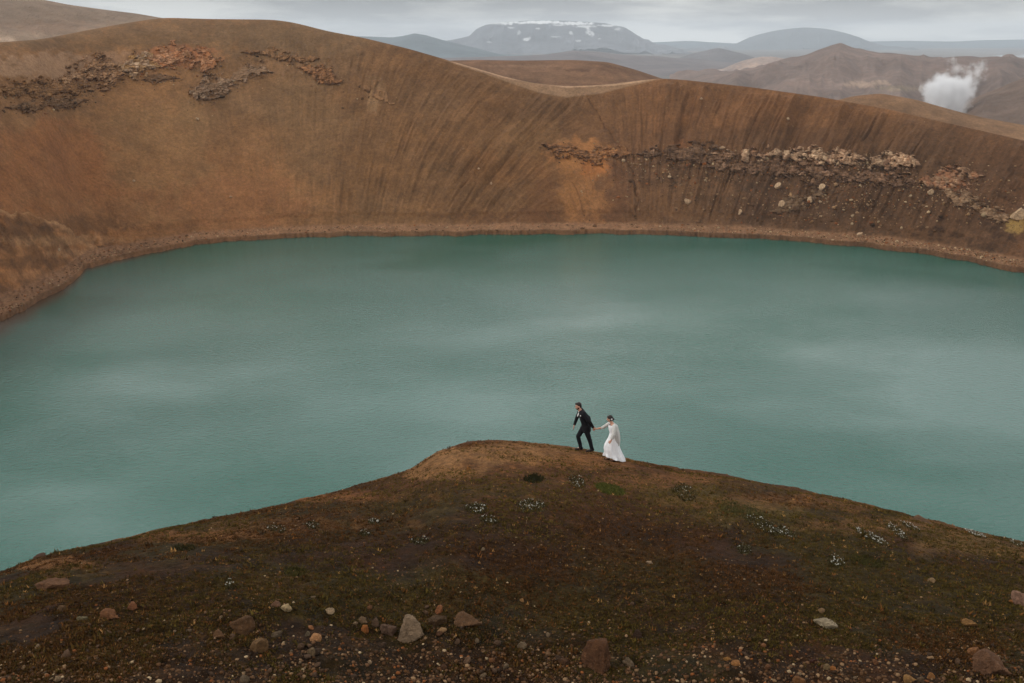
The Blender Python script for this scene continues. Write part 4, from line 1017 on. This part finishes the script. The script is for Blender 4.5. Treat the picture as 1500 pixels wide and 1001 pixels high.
    def bun(bm):
        f = lambda x, y, z: bhead + brot @ V((x, y, z))
        ell(bm, f(.025, 0, .045), (.094, .080, .086), brot); ell(bm, f(.055, 0, -.02), (.06, .07, .06), brot); ell(bm, f(.115, 0, -.015), (.045, .05, .045), brot)
        ell(bm, f(-.03, 0, .08), (.05, .06, .035), brot)
    fuse('hair', bun, M_HAIR, bride, .009, 2)
    def flw(bm):
        c = bhead + brot @ V((.085, -.05, .0))
        for k in range(6): ell(bm, c + V((math.cos(k * 1.05) * .02, -.01, math.sin(k * 1.05) * .02)), (.012, .006, .012))
    fuse('hair_flower', flw, M_WHITE, bride, .004, 0)
    for f_ in (fN, fF):
        fuse('shoe', lambda bm: chain(bm, [(f_ + V((.02, 0, -.03)), .038), (f_ + V((-.06, 0, -.045)), .038), (f_ + V((-.13, 0, -.05)), .028)]), M_SHOE, bride, .01, 2)
    small_parts(bride, bhead, brot, .95)

# ------------------------------------------------------------------ steam
def steam():
    D0 = 1150.; s = D0 / F
    def at(px, py):
        q = np.array(ray(px, py)); return q * D0 / q[1]
    c = at(1392, 128)
    # the cloud is gathered round these puffs: centre px, py, radius px, strength
    puffs = [(1384,138,34,1.0),(1368,134,22,.8),(1404,134,28,.9),(1392,156,30,.8),(1418,118,20,.5),(1432,104,15,.38),(1398,103,15,.33),(1374,118,16,.5),(1437,95,12,.26),(1396,92,12,.25),(1424,97,13,.2),(1412,106,14,.3),(1440,116,12,.2)]
    bm = bmesh.new(); bmesh.ops.create_uvsphere(bm, u_segments=48, v_segments=24, radius=1)
    for v in bm.verts: v.co = Vector((v.co.x * 66 * s, v.co.y * 55 * s, v.co.z * 62 * s))
    me = bpy.data.meshes.new('steam_plume'); bm.to_mesh(me); bm.free()
    o = bpy.data.objects.new('steam_plume', me); COL.objects.link(o); o.location = Vector(c) + Vector((0, 0, CAMZ))
    m = bpy.data.materials.new('steam'); m.use_nodes = True; nt = m.node_tree; nt.nodes.clear(); L = nt.links
    out = nd(nt, 'ShaderNodeOutputMaterial'); v = nd(nt, 'ShaderNodeVolumePrincipled'); L.new(v.outputs[0], out.inputs['Volume'])
    v.inputs['Color'].default_value = (.99, .99, 1, 1); v.inputs['Anisotropy'].default_value = .0
    tc = nd(nt, 'ShaderNodeTexCoord')
    n0 = nd(nt, 'ShaderNodeTexNoise', Scale=.07, Detail=3.0); L.new(tc.outputs['Object'], n0.inputs['Vector'])
    wv = nd(nt, 'ShaderNodeVectorMath', operation='MULTIPLY_ADD'); L.new(n0.outputs['Color'], wv.inputs[0]); wv.inputs[1].default_value = (16, 16, 16); L.new(tc.outputs['Object'], wv.inputs[2])
    off = nd(nt, 'ShaderNodeVectorMath', operation='SUBTRACT'); L.new(wv.outputs[0], off.inputs[0]); off.inputs[1].default_value = (8, 8, 8)
    cur = None
    for (px, py, r, k) in puffs:
        d = nd(nt, 'ShaderNodeVectorMath', operation='DISTANCE'); L.new(off.outputs[0], d.inputs[0]); d.inputs[1].default_value = tuple(at(px, py) - c)
        mr = nd(nt, 'ShaderNodeMapRange'); mr.inputs[1].default_value = 0; mr.inputs[2].default_value = r * s; mr.inputs[3].default_value = k; mr.inputs[4].default_value = 0; L.new(d.outputs['Value'], mr.inputs[0])
        if cur is None: cur = mr.outputs[0]
        else:
            a = nd(nt, 'ShaderNodeMath', operation='MAXIMUM'); L.new(cur, a.inputs[0]); L.new(mr.outputs[0], a.inputs[1]); cur = a.outputs[0]
    n1 = nd(nt, 'ShaderNodeTexNoise', Scale=.11, Detail=5.0, Roughness=.65); L.new(tc.outputs['Object'], n1.inputs['Vector'])
    nm = nd(nt, 'ShaderNodeMapRange'); nm.inputs[1].default_value = .3; nm.inputs[2].default_value = .7; nm.inputs[3].default_value = .30; nm.inputs[4].default_value = -.05; L.new(n1.outputs['Fac'], nm.inputs[0])
    sb = nd(nt, 'ShaderNodeMath', operation='SUBTRACT'); L.new(cur, sb.inputs[0]); L.new(nm.outputs[0], sb.inputs[1])
    mr = nd(nt, 'ShaderNodeMapRange'); mr.inputs[1].default_value = .0; mr.inputs[2].default_value = .75; mr.inputs[3].default_value = 0; mr.inputs[4].default_value = .30; L.new(sb.outputs[0], mr.inputs[0])
    gt = nd(nt, 'ShaderNodeMath', operation='MULTIPLY'); L.new(mr.outputs[0], gt.inputs[0]); cg = nd(nt, 'ShaderNodeMath', operation='GREATER_THAN'); L.new(cur, cg.inputs[0]); cg.inputs[1].default_value = .001; L.new(cg.outputs[0], gt.inputs[1])
    L.new(gt.outputs[0], v.inputs['Density'])
    me.materials.append(m)
    tag(o, 'white plume of geothermal steam rising behind the right rim', 'steam')
steam()

# ------------------------------------------------------------------ haze
m = bpy.data.materials.new('haze_air'); m.use_nodes = True; nt = m.node_tree; nt.nodes.clear()
out = nd(nt, 'ShaderNodeOutputMaterial'); v = nd(nt, 'ShaderNodeVolumePrincipled'); nt.links.new(v.outputs[0], out.inputs['Volume'])
v.inputs['Color'].default_value = (.80, .88, .96, 1); v.inputs['Density'].default_value = 6.6e-5
v.inputs['Anisotropy'].default_value = 0.0
bm = bmesh.new(); bmesh.ops.create_cube(bm, size=1)
me = bpy.data.meshes.new('haze'); bm.to_mesh(me); bm.free(); me.materials.append(m)
o = bpy.data.objects.new('haze', me); COL.objects.link(o); o['kind'] = 'stuff'
zmax = 330.0; zmin = -125.0
o.scale = (46000, 24000, zmax - zmin); o.location = (0, 10500, (zmax + zmin) / 2)

# ------------------------------------------------------------------ sky, sun
SUN_EL, SUN_AZ = R(42), R(255)        # azimuth from +Y clockwise: to the left, slightly behind the viewer
w = bpy.data.worlds.new('World'); S.world = w; w.use_nodes = True; nt = w.node_tree; L = nt.links
bg = nt.nodes['Background']
sky = nd(nt, 'ShaderNodeTexSky'); sky.sky_type = 'NISHITA'; sky.sun_disc = False; sky.sun_elevation = SUN_EL; sky.sun_rotation = SUN_AZ
sky.altitude = 600
tc = nd(nt, 'ShaderNodeTexCoord')
sep = nd(nt, 'ShaderNodeSeparateXYZ'); L.new(tc.outputs['Generated'], sep.inputs[0])
# overcast layer: brighter overhead, pale breaks low on the horizon
mp = nd(nt, 'ShaderNodeMapping'); mp.inputs['Scale'].default_value = (2.2, 2.2, 15.0); L.new(tc.outputs['Generated'], mp.inputs[0])
cn = nd(nt, 'ShaderNodeTexNoise', Scale=2.6, Detail=7.0, Roughness=.58); L.new(mp.outputs[0], cn.inputs['Vector'])
rp = nd(nt, 'ShaderNodeValToRGB'); el = rp.color_ramp.elements
el[0].position = .42; el[0].color = (3.0, 3.06, 3.15, 1); el[1].position = .60; el[1].color = (5.6, 5.6, 5.4, 1); L.new(cn.outputs['Fac'], rp.inputs[0])
zr_ = nd(nt, 'ShaderNodeValToRGB'); e_ = zr_.color_ramp; e_.interpolation = 'EASE'
for p_, v_ in ((.03, .25), (.17, .32), (.28, .96), (.46, 1.0), (.62, .6), (.85, .30)):
    q_ = e_.elements.new(p_); q_.color = (v_, v_, v_, 1)
e_.elements.remove(e_.elements[0]); e_.elements.remove(e_.elements[len(e_.elements) - 1])
L.new(sep.outputs['Z'], zr_.inputs[0])
fy_ = nd(nt, 'ShaderNodeMapRange'); fy_.inputs[1].default_value = -1; fy_.inputs[2].default_value = 1; fy_.inputs[3].default_value = 3.4; fy_.inputs[4].default_value = 4.6; L.new(sep.outputs['Y'], fy_.inputs[0])
zm_ = nd(nt, 'ShaderNodeMath', operation='MULTIPLY'); L.new(zr_.outputs[0], zm_.inputs[0]); L.new(fy_.outputs[0], zm_.inputs[1])
bn_ = nd(nt, 'ShaderNodeTexNoise', Scale=1.7, Detail=2.0, Roughness=.5); mp2 = nd(nt, 'ShaderNodeMapping'); mp2.inputs['Location'].default_value = (.35, .2, 0); mp2.inputs['Scale'].default_value = (1, 1, 1.1)
L.new(tc.outputs['Generated'], mp2.inputs[0]); L.new(mp2.outputs[0], bn_.inputs['Vector'])
br = nd(nt, 'ShaderNodeMapRange'); br.inputs[1].default_value = .35; br.inputs[2].default_value = .65; br.inputs[3].default_value = .78; br.inputs[4].default_value = 1.35; L.new(bn_.outputs['Fac'], br.inputs[0])
# bright break low over the horizon
hz = nd(nt, 'ShaderNodeMapRange'); hz.inputs[1].default_value = .03; hz.inputs[2].default_value = .0; hz.inputs[3].default_value = 1.0; hz.inputs[4].default_value = 1.7; L.new(sep.outputs['Z'], hz.inputs[0])
m1 = nd(nt, 'ShaderNodeMath', operation='MULTIPLY'); L.new(zm_.outputs[0], m1.inputs[0]); L.new(br.outputs[0], m1.inputs[1])
m2 = nd(nt, 'ShaderNodeMath', operation='MULTIPLY'); L.new(m1.outputs[0], m2.inputs[0]); L.new(hz.outputs[0], m2.inputs[1])
sc1 = nd(nt, 'ShaderNodeVectorMath', operation='SCALE'); L.new(rp.outputs[0], sc1.inputs[0]); L.new(m2.outputs[0], sc1.inputs['Scale'])
mx = nd(nt, 'ShaderNodeMix', data_type='RGBA'); mx.inputs[0].default_value = .93; L.new(sky.outputs[0], mx.inputs[6]); L.new(sc1.outputs[0], mx.inputs[7])
L.new(mx.outputs[2], bg.inputs['Color']); bg.inputs['Strength'].default_value = .1
sl = bpy.data.lights.new('sun', 'SUN'); sl.energy = 1.4; sl.angle = R(12); sl.color = (1, .96, .9)
so = bpy.data.objects.new('sun', sl); COL.objects.link(so)
dirv = Vector((math.sin(SUN_AZ) * math.cos(SUN_EL), math.cos(SUN_AZ) * math.cos(SUN_EL), math.sin(SUN_EL)))
so.rotation_euler = dirv.to_track_quat('Z', 'Y').to_euler()

cam = bpy.data.cameras.new('camera'); cam.lens = 35; cam.sensor_width = 36; cam.clip_start = .5; cam.clip_end = 250000
co = bpy.data.objects.new('camera', cam); COL.objects.link(co); co.location = (0, 0, CAMZ); co.rotation_euler = (math.pi / 2 - PITCH, 0, 0)
S.camera = co
S.view_settings.view_transform = 'Standard'; S.view_settings.look = 'None'; S.view_settings.gamma = 1; S.view_settings.exposure = 0
S.cycles.max_bounces = 6; S.cycles.volume_bounces = 4
S.cycles.use_denoising = True
